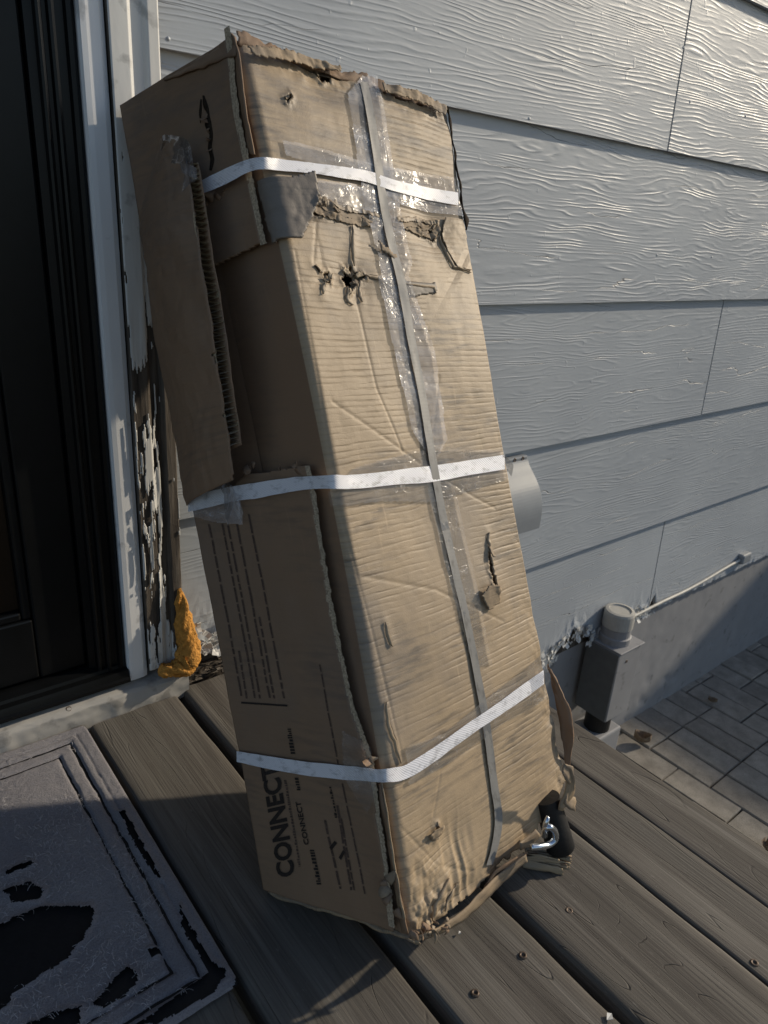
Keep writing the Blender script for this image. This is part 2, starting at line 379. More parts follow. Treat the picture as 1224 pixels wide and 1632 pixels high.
# ================================================================== SETTING
def mat_ground():
    s = M('rough_ground', .9, .2); n = s.noise(s.coord('Object', (1, 1, 1)), 3.0, 8, .65)
    return s.done(s.ramp(n, (.3, (.06, .055, .045)), (.7, (.13, .12, .1))), s.bump(n, .6, .05))
V, F = [(-150, -150, -.81), (150, -150, -.81), (150, 150, -.81), (-150, 150, -.81)], [(0, 1, 2, 3)]
tag(mesh('ground', V, F, mat_ground()), 'bare ground round the house and below the deck', None, None, 'structure')

# ---- patio of concrete pavers
def mat_paver():
    s = M('concrete_paver', .88, .2); n = s.noise(s.coord('Object', (22,) * 3, rand=True), 1.0, 6, .6); f = s.noise(s.coord('Object', (400,) * 3, rand=True), 1.0, 3)
    oi = s.new('ShaderNodeObjectInfo')
    c = s.ramp(n, (.3, (.21, .195, .17)), (.7, (.36, .335, .295)))
    c = s.mix(s.math('MULTIPLY', oi.outputs['Random'], .35), c, (.1, .09, .082))
    c = s.mix(s.math('MULTIPLY', s.ramp(f, (.55, 0.), (.68, 1.)), .5), c, (.06, .056, .05))
    return s.done(c, s.bump(s.math('ADD', n, s.math('MULTIPLY', f, .4)), .6, .003))
def mat_sand():
    s = M('joint_soil', .95, .1); n = s.noise(s.coord('Object', (90,) * 3), 1.0, 5)
    return s.done(s.ramp(n, (.3, (.022, .02, .016)), (.7, (.06, .055, .045))), s.bump(n, .9, .005))
patio = box('patio', (.5, 5.9, -3.5, .0, -.82, -.772), mat_sand())
tag(patio, 'patio bed of dark soil with grey concrete pavers', None, None, 'structure')
PV = M and mat_paver(); px0 = 1.845; pw, plen = .0945, .1965
pav_mesh = []
for k in range(4):
    g = np.random.RandomState(k); n = 5
    hw, hl = pw / 2 - .0018, plen / 2 - .0018
    V = []; R_ = [(-hw, -hl), (hw, -hl), (hw, hl), (-hw, hl)]
    for z, ins in ((-.05, 0), (-.004, 0), (0, .0028)):
        for (x, y) in R_:
            V.append((x - math.copysign(ins, x) + g.uniform(-.0012, .0012), y - math.copysign(ins, y) + g.uniform(-.0012, .0012), z + g.uniform(-.0007, .0007)))
    F = [(8, 9, 10, 11)]
    for a in (0, 4):
        for i in range(4): j = (i + 1) % 4; F.append((a + i, a + j, a + 4 + j, a + 4 + i))
    me = bpy.data.meshes.new('paver'); me.from_pydata(V, [], F); me.materials.append(PV); pav_mesh.append(me)
g = np.random.RandomState(3); npv = 0; far = []
for ci in range(-8, 22):
    x = px0 + (ci + .5) * pw
    offy = plen / 2 if ci in (-1, -4, 4, 5, 9, 12) else 0
    for ri in range(0, 9):
        y = -.112 - offy + .1965 * 2 - (ri + .5) * plen
        if y > .1: continue
        if x > 3.4 and ri > 3: continue
        o = link('paver', pav_mesh[g.randint(4)], None, patio); npv += 1
        o.location = (x, y, -.76 + g.uniform(-.004, .003)); o.rotation_euler = (g.uniform(-.012, .012), g.uniform(-.012, .012), g.uniform(-.015, .015) + (math.pi if g.rand() > .5 else 0))

# ---- deck: boards with screws
deck = empty('deck'); tag(deck, 'weathered wooden deck of boards laid at right angles to the house', None, None, 'structure')
def deck_board(x0, x1, y0, y1, seed, th=.036, nm='deck_board'):
    nx, ny = 12, 90; r = .0022 if x0 > .6 else .0055; V = []; g = np.random.RandomState(seed)
    prof = [(0, -th), (0, -r), (r * .3, -r * .3), (r, 0)] 
    top = np.linspace(r, (x1 - x0) - r, nx)
    P = [(0, -th), (0, -r), (r * .3, -r * .3)] + [(t, .0008 * math.sin(t / (x1 - x0) * math.pi) * (1 if seed % 2 else -1)) for t in top] + [(x1 - x0 - r * .3, -r * .3), (x1 - x0, -r), (x1 - x0, -th)]
    P = np.array(P); m = len(P); Y = np.linspace(y0, y1, ny)
    for yy in Y:
        ex = sn(yy * 14, seed, 3, seed) * .0016
        for i, (a, b) in enumerate(P):
            dx = ex if i > m / 2 else sn(yy * 14, seed + 40, 3, seed + 9) * .0016
            V.append((x0 + a + dx, yy + (sn(a * 90, seed, 2, 5) * .002 if yy in (y0, y1) else 0), b + sn(a * 30 + x0 * 50, yy * 9, 3, seed) * .0008))
    F = []
    for j in range(ny - 1):
        for i in range(m - 1): a = j * m + i; F.append((a, a + 1, a + m + 1, a + m)[::-1])
        F.append((j * m, j * m + m, j * m + 2 * m - 1, j * m + m - 1)[::-1])
    F.append(tuple(range(m))); F.append(tuple(range((ny - 1) * m, ny * m))[::-1])
    return mesh(nm, V, F, MT['deck'], deck, smooth=False)
DB = [(-.66, -.525, -.05), (-.513, -.378, -.05), (-.367, -.232, -.05), (-.22, -.082, -.05), (-.073, .066, -.05), (.077, .219, -.048), (.2315, .3645, -.047), (.3765, .507, -.034),
      (.5195, .6660, -.03), (.6672, .7596, -.03), (.7606, .843, -.03)]
boards = []
for k, (a, b, ye) in enumerate(DB):
    bo = deck_board(a, b, -2.4, ye, 11 + k); bo.data.polygons.foreach_set('use_smooth', [True] * len(bo.data.polygons)); boards.append(bo)
    m = bo.modifiers.new('edge', 'EDGE_SPLIT'); m.split_angle = RAD(50)
def screw_mesh():
    V = []; F = []; n = 16
    for r, z in ((.0, -.0016), (.0016, -.0016), (.0017, -.0002), (.0036, .0004), (.0043, -.0004), (.0046, -.003)):
        for k in range(n): a = 2 * math.pi * k / n; V.append((r * math.cos(a), r * math.sin(a), z))
    for i in range(5):
        for k in range(n): F.append((i * n + k, i * n + (k + 1) % n, (i + 1) * n + (k + 1) % n, (i + 1) * n + k)[::-1])
    me = bpy.data.meshes.new('screw'); me.from_pydata(V, [], F); me.materials.append(MT['screw']); me.polygons.foreach_set('use_smooth', [True] * len(F)); return me
SCR = screw_mesh()
for px, py, bi in ((907, 1452, 8), (833, 1523, 7), (757, 1583, 7), (1202, 1535, 8), (1155, 1500, 9)):
    if bi == 9: continue
    p = at(px, py, 2, 0); o = link('screw', SCR, None, boards[bi]); o.location = (p[0], p[1], .0012); o.rotation_euler = (random.uniform(-.1, .1), random.uniform(-.1, .1), random.uniform(0, 3))
for bi, (a, b, ye) in enumerate(DB):
    for yy in (-1.35, -1.75):
        for fx in (.25, .75):
            o = link('screw', SCR, None, boards[bi]); o.location = (a + (b - a) * fx, yy, .001)
for yy in (-.12, -.72, -1.35, -2.0):
    box('joist', (-.66, .83, yy - .02, yy + .02, -.2, -.0385), MT['deck'], deck)
box('fascia_board', (.805, .838, -2.35, -.04, -.26, -.0385), MT['deck'], deck)
for yy in (-.35, -1.7):
    box('deck_post', (.72, .80, yy - .04, yy + .04, -.8, -.205), MT['deck'], deck)

# ================================================================== HOUSE
house = empty('house'); tag(house, 'house wall of pale grey lap siding with white door trim and painted foundation', 'house')
box('wall_backing', (.386, 5.5, .001, .12, -.33, 3.0), MT['rot'], house)
box('wall_backing', (-4, -.70, .001, .12, -.33, 3.0), MT['rot'], house)
box('wall_backing', (-.70, .386, .001, .12, 2.12, 3.0), MT['rot'], house)
EXP = .2971
def siding(x0, x1, zb, zt, rag=None, swell=None, seed=0):
    nx = max(2, int((x1 - x0) / (.006 if rag else .08))); Z = np.linspace(0, 1, 26 if rag else 5); X = np.linspace(x0, x1, nx + 1)
    xx = X[:, None] * np.ones_like(Z)[None]; bot = zb + (rag(X) if rag else 0 * X)
    zz = bot[:, None] + (zt + .004 - bot)[:, None] * Z[None]
    yy = -.0132 + (zz - zb) / (zt - zb) * .0122
    if swell is not None: yy = yy - swell(xx, zz - bot[:, None])
    V = np.stack([xx, yy, zz], -1).reshape(-1, 3); nz = len(Z); V = V.tolist(); F = []
    for i in range(nx):
        for j in range(nz - 1): a = i * nz + j; F.append((a, a + nz, a + nz + 1, a + 1))
    b = len(V)
    for i in range(nx + 1): V.append((X[i], -.0012, bot[i] + .0005))
    for i in range(nx): F.append((i * nz, b + i, b + i + 1, (i + 1) * nz))
    b2 = len(V); V += [(x0, .0, zt), (x1, .0, zt)]
    F.append(tuple(range(nz))[::1] + (b2, b)); F.append((b + nx, b2 + 1) + tuple(range(nx * nz + nz - 1, nx * nz - 1, -1)))
    return mesh('siding_board', V, F, MT['siding'], house, smooth=False)
z1168 = 1.1682
rows = [z1168 + k * EXP for k in range(-5, 6)]
seams = {3: [1.4651], 4: [.9, 2.9], 2: [2.95], 1: [1.8624], 0: [], 5: [2.2], 6: [1.2]}
for z in rows:
    k = round((z - .871 + EXP) / EXP) + 0
    k = round((z - z1168) / EXP)               # 0: bottom edge at 1.168
    sm = {0: [2.6], -1: [1.4651], -2: [2.9], -3: [1.8624], -4: [.62, 2.75], -5: [.62, 1.8237]}.get(k, [1.1 + .5 * (k % 3)])
    xs = [.3865] + sm + [5.0]
    for a, b in zip(xs[:-1], xs[1:]):
        a2 = a + (.0026 if a != .3865 else 0); b2 = b - .0026
        if k == -4 and a == .3865:
            rag = lambda X: .062 + .02 * np.abs(sn(X * 45, 1.3, 4, 5)) - .25 * (X - .3865)
            sw = lambda x, h: np.exp(-h / .03) * (.006 + .012 * np.clip(sn(x * 60, h * 60, 3, 8), -.3, 1)) + .002 * sn(x * 120, h * 120, 3, 3) * np.exp(-h / .05)
            siding(a2, b2, z, z + EXP, rag, sw)
        elif k == -5 and a == .3865: continue
        elif k == -5 and b == 1.8237:
            rag = lambda X: .05 * np.clip(sn(X * 14, 3.3, 4, 21), 0, 1) * np.clip((1.9 - X) / .3, 0, 1) + .018 * np.clip(sn(X * 70, .3, 3, 22), -.2, 1) + .055 * np.exp(-((X - 1.46) / .06) ** 2)
            sw = lambda x, h: np.exp(-h / .022) * (.004 + .011 * np.clip(sn(x * 55, h * 55, 4, 31), -.5, 1))
            siding(a2, b2, z, z + EXP, rag, sw)
        elif k == -5 and a == 1.8237:
            rag = lambda X: .05 * np.exp(-((X - 1.845) / .016) ** 2) + .006 * np.abs(sn(X * 60, .8, 3, 4))
            siding(a2, 2.8, z, z + EXP, rag, lambda x, h: np.exp(-h / .02) * .003 * sn(x * 60, h * 60, 3, 2)); siding(2.8, b2, z, z + EXP)
        else: siding(a2, b2, z, z + EXP)
    if z < 2.2 and k >= -4: siding(-4, -.706, z, z + EXP)
    elif z >= 2.2: siding(-4, .385, z, z + EXP)
g = np.random.RandomState(77); V = []; F = []
for k in range(230):
    x = g.uniform(1.12, 1.86) if k < 180 else g.uniform(.39, .47); base = -.315 if k < 180 else .06
    z = base + abs(g.normal(0, .022)) + (.03 if k < 180 and 1.40 < x < 1.52 else 0) - (.012 if k < 180 else .02); sz = g.uniform(.004, .013); a = g.uniform(0, 6.3); b0 = len(V); cu = g.uniform(.2, .8)
    for u in (-1, -.3, .4, 1):
        for v in (-1, 1):
            px_, pz_ = u * sz, v * sz * g.uniform(.35, .6)
            V.append((x + px_ * math.cos(a) - pz_ * math.sin(a), -.016 - abs(u) * cu * sz - g.uniform(0, .002), z + px_ * math.sin(a) + pz_ * math.cos(a)))
    for q in range(3): F.append((b0 + 2 * q, b0 + 2 * q + 2, b0 + 2 * q + 3, b0 + 2 * q + 1))
pf_ = tag(mesh('peeling_flakes', V, F, MT['chip'], house), None, None, None, 'stuff'); solid(pf_, .0007, 0)
# thin seam strips behind the butt joints (caulk)
for (x, z) in ((1.4651, .871), (1.8624, .277), (1.8237, -.317)):
    mesh('seam_caulk', [(x - .0034, -.0075, z + .003), (x + .0034, -.0075, z + .003), (x + .0034, -.0002, z + EXP - .004), (x - .0034, -.0002, z + EXP - .004)], [(0, 1, 2, 3)], MT['foundation'], house)
# nail heads on the siding
def nail(x, z, y):
    V = []; F = []; n = 10
    for r, d in ((0.0001, -.0016), (.0022, -.0014), (.0034, .0006)):
        for k in range(n): a = 2 * math.pi * k / n; V.append((x + r * math.cos(a), y + d, z + r * math.sin(a)))
    for i in range(2):
        for k in range(n): F.append((i * n + k, i * n + (k + 1) % n, (i + 1) * n + (k + 1) % n, (i + 1) * n + k))
    F.append(tuple(range(n)))
    return mesh('nail_head', V, F, MT['siding'], house, smooth=True)
for px, py in ((268, 62), (843, 189), (1102, 162), (1190, 185), (1049, 407), (1136, 410), (1094, 75)):
    p = at(px, py, 1, -.012); nail(p[0], p[2], -.0125 + ((p[2] - z1168) % EXP) / EXP * .012)
# foundation
fx = np.concatenate([np.linspace(-1.5, 1.0, 6), np.linspace(1.02, 3.3, 150), np.linspace(3.4, 5.5, 5)]); fz = np.linspace(-.80, -.302, 40)
def ffn(x, z):
    y = .008 + .0022 * sn(x * 9, z * 9, 4, 3) + .0012 * sn(x * 60, z * 60, 3, 4)
    y = y + .004 * np.clip(sn(x * 24, z * 24, 3, 77) - .25, 0, 1) * np.exp(-((z + .72) / .12) ** 2) * 4
    return np.stack([x, y, z], -1)
sheet('foundation', ffn, fx, fz, None, MT['foundation'], house, flip=True)
box('foundation_ledge', (-1.5, 5.5, .014, .1, -.80, -.3025), MT['foundation'], house)

# ---- door trim and casing (profiles run up the wall)
def side_trim(mir):
    f = (lambda x: x) if not mir else (lambda x: -.32 - x)
    P1 = [(.2985, .02), (.2985, -.026), (.3005, -.0305), (.3065, -.0312), (.3205, -.0308), (.3265, -.0285), (.3278, -.022), (.3278, .02)]
    extrude_profile('door_trim', [(f(x), y) for x, y in P1][::(-1 if mir else 1)], 'z', .042, 2.08, MT['trim'], house)
side_trim(False); side_trim(True)
P2 = [(.3284, .012), (.3284, -.0350), (.3295, -.0362), (.350, -.0358), (.3545, -.0325), (.3665, -.0318), (.3695, -.0358), (.3715, -.0376), (.3835, -.0372), (.3852, -.035), (.3852, .012)]
g = np.random.RandomState(5)
nz = 260; V = []; F = []; m = len(P2); zs = np.linspace(.05, 2.08, nz)
for i, z in enumerate(zs):
    lo = max(0, 1 - max(0, z - .05) / .55)
    for k, (x, y) in enumerate(P2):
        e = lo * (.004 * abs(sn(x * 160, z * 11, 4, 3)) + .003 * max(0, sn(x * 60, z * 3, 3, 9)))
        V.append((x + (-1 if x > .37 else 1) * lo * .002 * abs(sn(z * 30, k, 3, 2)), y + .0016 + e, z))
for i in range(nz - 1):
    for k in range(m - 1): a = i * m + k; F.append((a, a + 1, a + m + 1, a + m)[::-1])
F.append(tuple(range(m))); F.append(tuple(range((nz - 1) * m, nz * m))[::-1])
casing = mesh('door_casing', V, F, MT['rot'], house)
casing.modifiers.new('e', 'EDGE_SPLIT').split_angle = RAD(35)
pp = np.array(P2[1:-1]); pl = np.concatenate([[0], np.cumsum(np.linalg.norm(np.diff(pp, axis=0), axis=1))])
def casfn(s, z):
    x = np.interp(s, pl, pp[:, 0]); y = np.interp(s, pl, pp[:, 1])
    lo = np.clip(1 - (z - .05) / .7, 0, 1)
    return np.stack([x, y - .0002 - lo * .0025 * np.clip(sn(s * 220, z * 16, 3, 41), -.2, 1), z], -1)
def caskeep(s, z):
    n = fbm(s * 150, z * 13, 5, 61) * .75 + fbm(s * 420, z * 60, 3, 12) * .25
    bias = np.interp(z, [0, .05, .12, .14, .22, .36, .43, .50, .53, .60, .75, .9], [.62, .62, .60, .40, .42, .50, .40, .36, .55, .66, .72, 1.0])
    right = np.where(s > pl[-1] * .55, -.13, .03) * np.clip((.62 - z) / .1, 0, 1)
    return n < bias + right
paint = sheet('peeling_paint', casfn, np.linspace(0, pl[-1], 70), np.linspace(.052, 2.08, 900), caskeep, MT['chip'], casing, smooth=False)
solid(paint, .0011, 1)
extrude_profile('door_casing', [(-.706, .012), (-.706, -.037), (-.649, -.036), (-.649, .012)][::-1], 'z', .05, 2.08, MT['trim'], house)
box('door_casing', (-.72, .4, -.037, .012, 2.081, 2.15), MT['trim'], house)
# ---- sill
sill_fx = np.linspace(-.72, .3855, 240); prof = np.array([(.03, .0435), (.0, .041), (-.026, .037), (-.0395, .033), (-.0440, .028), (-.0450, .012), (-.0445, -.010)])
tt = np.linspace(0, len(prof) - 1, 30)
def sillfn(x, t):
    y = np.interp(t, range(len(prof)), prof[:, 0]); z = np.interp(t, range(len(prof)), prof[:, 1])
    k = np.clip((t - 2) / 2, 0, 1)
    e = .0035 * sn(x * 40, t * .8, 4, 3) * k
    return np.stack([x, y + e, z + .0012 * sn(x * 60, t * 2, 3, 9)], -1)
sill = sheet('door_sill', sillfn, sill_fx, tt, None, MT['sill'], house)
box('sill_core', (-.71, .384, -.028, .03, -.03, .026), MT['rot'], house)
for px, py in ((110, 1133),):
    p = at(px, py, 2, .03); o = link('nail_head', SCR, None, sill); o.location = (p[0], p[1], .0335); o.rotation_euler = (.45, 0, 0)

# ---- black storm door set in the opening
door = empty('door'); door.parent = house
def bar(name, b, bev=.002, mat='black', par=door): return box(name, b, MT[mat], par, bev)
JX = .2975
P3 = [(JX, .04), (JX, -.022), (.2935, -.0245), (.289, -.0235), (.2875, -.017), (.279, -.0165), (.2775, -.0215), (.2745, -.0225), (.272, -.0205), (.2705, -.015), (.2665, -.0148), (.2645, -.0195), (.262, -.0203), (.2595, -.0185), (.2585, -.010), (.2495, -.009), (.248, .04)]
fr = extrude_profile('door_frame', P3, 'z', .052, 2.05, MT['black'], door)
bar('door_frame', (-.618, -.57, -.02, .04, .052, 2.05)); bar('door_frame', (-.618, JX, -.0205, .0395, 2.0505, 2.08))
bar('door_stile', (.185, .2475, -.004, .03, .075, 2.045), .003); bar('door_stile', (-.5695, -.51, -.004, .03, .075, 2.045), .003)
bar('door_rail', (-.5095, .1845, -.0035, .0295, .076, .17), .003); bar('door_rail', (-.5095, .1845, -.0035, .0295, 1.95, 2.044), .003)
bar('door_molding', (.172, .1845, -.001, .02, .1705, 1.9495), .003); bar('door_molding', (-.5095, .1715, -.001, .02, .1705, .183), .003)
s = M('dark_door_glass', .3, .2)
gp = box('glass_pane', (-.5, .1715, .010, .014, .184, 1.949), s.done((.022, .013, .007)), door)
thr = [(.03, .045), (.03, .075), (-.004, .072), (-.018, .068), (-.022, .064), (-.030, .0635), (-.033, .060), (-.033, .052), (-.037, .050), (-.037, .0435)]
thr = [(.03, .046), (.03, .075), (-.006, .0715), (-.020, .068), (-.0215, .0635), (-.0305, .0625), (-.032, .058), (-.0335, .0525), (-.0375, .0505), (-.0375, .0455)]
extrude_profile('threshold', thr[::-1], 'x', -.618, .2983, MT['black'], door)
# hall floor and inner door behind the pane, dark
bar('inner_door', (-.62, .30, .09, .12, .03, 2.1), .002, 'card_in')

# ---- expanding foam in the rotten corner
def blob(name, chain, mat, parent=None, seed=0, amp=.15, ns=22):
    """lumpy tube along chain of (x,y,z,r)"""
    C = crom(np.array(chain), 7); V = []; F = []
    for i, c in enumerate(C):
        t = C[min(i + 1, len(C) - 1), :3] - C[max(i - 1, 0), :3]; t = Vector(t).normalized(); s_ = t.cross(Vector((0, 1, .1))).normalized(); b = t.cross(s_)
        endk = math.sin(math.pi * min(1, max(0.04, i / (len(C) - 1)))) ** .35
        for k in range(ns):
            a = 2 * math.pi * k / ns; rr = max(.0005, c[3] * endk * (1 + amp * 2.4 * float(sn(3 + 1.3 * math.cos(a) + i * .22, 3 + 1.3 * math.sin(a) + seed, 4, seed)) + amp * float(sn(math.cos(a) * 5 + i * .7, math.sin(a) * 5, 3, seed + 3))))
            V.append(tuple(Vector(c[:3]) + (s_ * math.cos(a) + b * math.sin(a)) * rr))
    for i in range(len(C) - 1):
        for k in range(ns): F.append((i * ns + k, i * ns + (k + 1) % ns, (i + 1) * ns + (k + 1) % ns, (i + 1) * ns + k))
    F.append(tuple(range(ns))[::-1]); F.append(tuple(range((len(C) - 1) * ns, len(C) * ns)))
    return mesh(name, V, F, mat, parent, smooth=True)
fo = blob('foam_sealant', [(.379, -.038, .178, .006), (.381, -.039, .155, .0105), (.383, -.041, .12, .0125), (.385, -.043, .085, .0145), (.384, -.047, .058, .0175), (.370, -.048, .052, .018), (.350, -.048, .052, .0165), (.336, -.046, .053, .014)], MT['foam'], None, 4, .3, 40)
tag(fo, 'lumpy orange expanding foam bead at the foot of the rotten door casing', 'foam')
p = at(130, 1141, 2, .012)
fb = blob('foam_sealant', [(p[0] - .012, p[1], .004, .003), (p[0], p[1] - .002, .008, .007), (p[0] + .012, p[1] + .002, .006, .005)], MT['foam'], None, 9, .3, 16)
tag(fb, 'small brown foam crumb on the sill at the corner of the doormat', 'foam')

# ================================================================== THINGS ON THE WALL
# ---- vent hood
vent = empty('vent_hood'); tag(vent, 'grey plastic vent hood on the siding behind the cardboard box', 'vent')
box('flange', (.995, 1.161, -.0185, -.004, .118, .2665), MT['plastic'], vent, .003)
V = []; F = []; ns = 16; x0, x1 = 1.00, 1.156
arc = [tuple(q[:2]) for q in crom([(-.0195, .258, 0), (-.030, .244, 0), (-.046, .228, 0), (-.062, .208, 0), (-.073, .184, 0), (-.0775, .160, 0), (-.0775, .124, 0)], 4)]
n = len(arc)
for x, dx in ((x0, 0), (x1, 0)):
    for (y, z) in arc: V.append((x, y, z))
for i in range(n - 1): F.append((i, n + i, n + i + 1, i + 1))
b = len(V); V += [(x0, -.0195, .124), (x1, -.0195, .124)]
F.append(tuple(range(n)) + (b,)); F.append(tuple(range(2 * n - 1, n - 1, -1)) + (b + 1,))
hood = mesh('hood', V, F, MT['plastic'], vent, smooth=False); solid(hood, .0025, -1); bevel(hood, .002, 2)
box('louvre', (1.01, 1.146, -.06, -.056, .127, .18), MT['plastic'], vent, .001)
for dz in (.2655,):
    for x in (1.12, 1.145): o = link('screw', SCR, None, vent); o.location = (x, -.0192, dz - .004); o.rotation_euler = (RAD(90), 0, 0)
# ---- drain adapter
pipe = empty('drain_pipe'); tag(pipe, 'dark grey square drain outlet with round pale cap against the foundation', 'pipe')
bodyV = []
for z, (a, b_, c, d) in ((-.318, (1.549, 1.655, -.106, -.004)), (-.535, (1.5495, 1.65, -.108, -.004))):
    bodyV += [(a, c, z), (b_, c, z), (b_, d, z), (a, d, z)]
bo = mesh('housing', bodyV, [(0, 1, 2, 3), (4, 7, 6, 5), (0, 4, 5, 1), (1, 5, 6, 2), (2, 6, 7, 3), (3, 7, 4, 0)], MT['foundation'], pipe); bevel(bo, .003)
so_ = box('shaded_plate', (1.5455, 1.549, -.106, -.006, -.533, -.32), MT['pipe'], pipe, .0012); so_.name = 'shade_plate'  # housing's shaded left side, put into the colour of a darker plate
box('flange', (1.5485, 1.662, -.110, -.003, -.3175, -.313), MT['foundation'], pipe, .002)
def lathe(name, cx, cy, prof, mat, parent, n=28):
    V = []; F = []
    for r, z in prof:
        for k in range(n): a = 2 * math.pi * k / n; V.append((cx + r * math.cos(a), cy + r * math.sin(a), z))
    for i in range(len(prof) - 1):
        for k in range(n): F.append((i * n + k, i * n + (k + 1) % n, (i + 1) * n + (k + 1) % n, (i + 1) * n + k)[::-1])
    F.append(tuple(range(n))); F.append(tuple(range((len(prof) - 1) * n, len(prof) * n))[::-1])
    return mesh(name, V, F, mat, parent)
lathe('collar', 1.60, -.052, [(.043, -.3128), (.043, -.295), (.039, -.292), (.039, -.27)][::-1], MT['foundation'], pipe)
lathe('cap', 1.60, -.052, [(.041, -.268), (.0405, -.228), (.038, -.222), (.030, -.2205), (.0285, -.224), (.001, -.224)][::-1], MT['cap'], pipe)
for zz in (-.35, -.50): o = link('screw', SCR, None, pipe); o.location = (1.59, -.1075, zz); o.rotation_euler = (RAD(90), 0, 0)
lathe('outlet', 1.60, -.055, [(.036, -.62), (.036, -.5355)][::-1], MT['blackrub'], pipe)
box('footing', (1.55, 1.66, -.10, -.004, -.76, -.6), MT['foundation'], pipe, .006)
# ---- cable along the foundation top
cp = [at(x, y, 1, c) for x, y, c in ((1003, 986, -.02), (1030, 972, -.02), (1060, 957, -.019), (1092, 942, -.018), (1125, 924, -.018), (1155, 906, -.018), (1180, 892, -.019))]
cab = empty('cable'); tag(cab, 'pale cable sagging under the lowest siding board to a wall clip', 'cable')
tube('sheath', [tuple(q) for q in crom(cp, 6)], .0048, MT['wire'], cab, 8)
q = cp[-1]; cl = box('clip', (q[0] - .008, q[0] + .05, -.032, -.002, q[2] - .014, q[2] + .02), MT['plastic'], cab, .006)

# ---- unseen board screen, added to cast the shadow over pavers and foundation foot
fen = empty('shadow_fence'); tag(fen, 'tall weathered board screen added unseen beyond the patio to cast its shadow', 'shadow_fence')
for k in range(27):
    y = -.10 - k * .125; box('shadow_fence_board', (6.0, 6.02, y - .06, y + .06, -.74, 1.23 + .006 * (k % 3)), MT['deck'], fen, .002)
for z in (-.45, .95): box('shadow_fence_rail', (6.0205, 6.06, -3.45, -.05, z - .04, z + .04), MT['deck'], fen, .002)
for y in (-.3, -1.8, -3.3): box('shadow_fence_post', (6.0605, 6.14, y - .04, y + .04, -.8, 1.27), MT['deck'], fen, .004)

# ================================================================== DOORMAT
def mat_felt():
    s = M('grey_felt_mat', .95, .1); n = s.noise(s.coord('Object', (700, 700, 700)), 1.0, 4, .7); b = s.noise(s.coord('Object', (8, 8, 8)), 1.0, 4)
    c = s.mix(s.ramp(b, (.3, 0.), (.7, 1.)), (.24, .235, .255), (.34, .33, .345))
    c = s.mix(s.math('MULTIPLY', s.ramp(n, (.45, 0.), (.7, 1.)), .6), c, (.13, .122, .138))
    return s.done(c, s.bump(n, 1.0, .003))
dm = empty('doormat'); tag(dm, 'worn grey felt doormat with grooved border and bare black patches', 'doormat')
MX0, MX1, MY0, MY1 = -.42, .2255, -.512, -.046
mz = .0065
def mround(x, y, r=.012, ins=0):
    dx = np.maximum(0, np.maximum(x - (MX1 - ins - r), (MX0 + ins + r) - x)); dy = np.maximum(0, np.maximum(y - (MY1 - ins - r), (MY0 + ins + r) - y))
    return np.hypot(dx, dy) < r
def matpx(L): return [tuple(at(x, y, 2, mz)[:2]) for x, y in L]
bare = [matpx(P) for P in (
    [(-60, 1500), (0, 1474), (67, 1447), (144, 1445), (150, 1461), (135, 1497), (110, 1524), (81, 1546), (27, 1582), (0, 1591), (-60, 1610)],
    [(7, 1420), (45, 1407), (72, 1420), (63, 1436), (22, 1441)], [(148, 1604), (175, 1569), (202, 1544), (220, 1555), (215, 1573), (188, 1595), (157, 1609)],
    [(35, 1640), (90, 1613), (130, 1607), (121, 1650)], [(190, 1294), (198, 1294), (226, 1344), (252, 1389), (258, 1402), (247, 1394), (218, 1353)],
    [(287, 1444), (296, 1460), (316, 1500), (336, 1532), (358, 1546), (360, 1560), (333, 1588), (250, 1634), (215, 1638), (278, 1593), (331, 1551), (312, 1520), (291, 1478)],
    [(236, 1513), (252, 1508), (256, 1520), (240, 1526)], [(10, 1390), (50, 1372), (52, 1378), (12, 1396)], [(-10, 1590), (16, 1580), (14, 1605), (-10, 1620)])]
def felt_keep(x, y):
    jx = x + .0035 * sn(x * 130, y * 130, 4, 5); jy = y + .0035 * sn(x * 130, y * 130, 4, 15)
    k = mround(x + .0006 * sn(x * 300, y * 300, 2, 3), y)
    for P in bare: k &= ~inpoly(jx, jy, P)
    return k
def felt(x, y):
    d = np.minimum(np.minimum(MX1 - x, x - MX0), np.minimum(MY1 - y, y - MY0))
    w_ = .0012 * sn(x * 60, y * 60, 3, 2); z = mz + .0006 * sn(x * 40, y * 40, 4, 6) + .0005 * sn(x * 260, y * 260, 2, 8)
    for g0, ww, dp in ((.0285, .0030, .0040), (.049, .0026, .0038), (.0165, .0014, .0014)): z = z - dp * np.exp(-((d + w_ - g0) / ww) ** 2)
    pd = np.full(np.shape(x), 1.)
    for P in bare: pd = np.minimum(pd, segdist(x, y, P + P[:1]))
    z = z + .0022 * np.exp(-(pd / .0035) ** 2)
    z = np.where(d < .004, z - (.004 - d) ** 2 * 150, z)
    return np.stack([x, y, z], -1)
sheet('rubber_base', lambda x, y: np.stack([x, y, .0035 + .0003 * sn(x * 50, y * 50, 2, 3)], -1), np.linspace(MX0, MX1 - .001, 60), np.linspace(MY0 + .001, MY1, 50), lambda x, y: mround(x, y, .012, .002), MT['blackrub'], dm, flip=True)
fl = sheet('felt_pile', felt, np.concatenate([np.linspace(MX0, -.02, 30), np.linspace(-.0185, MX1, 165)]), np.linspace(MY0, MY1, 310), felt_keep, mat_felt(), dm, flip=True)
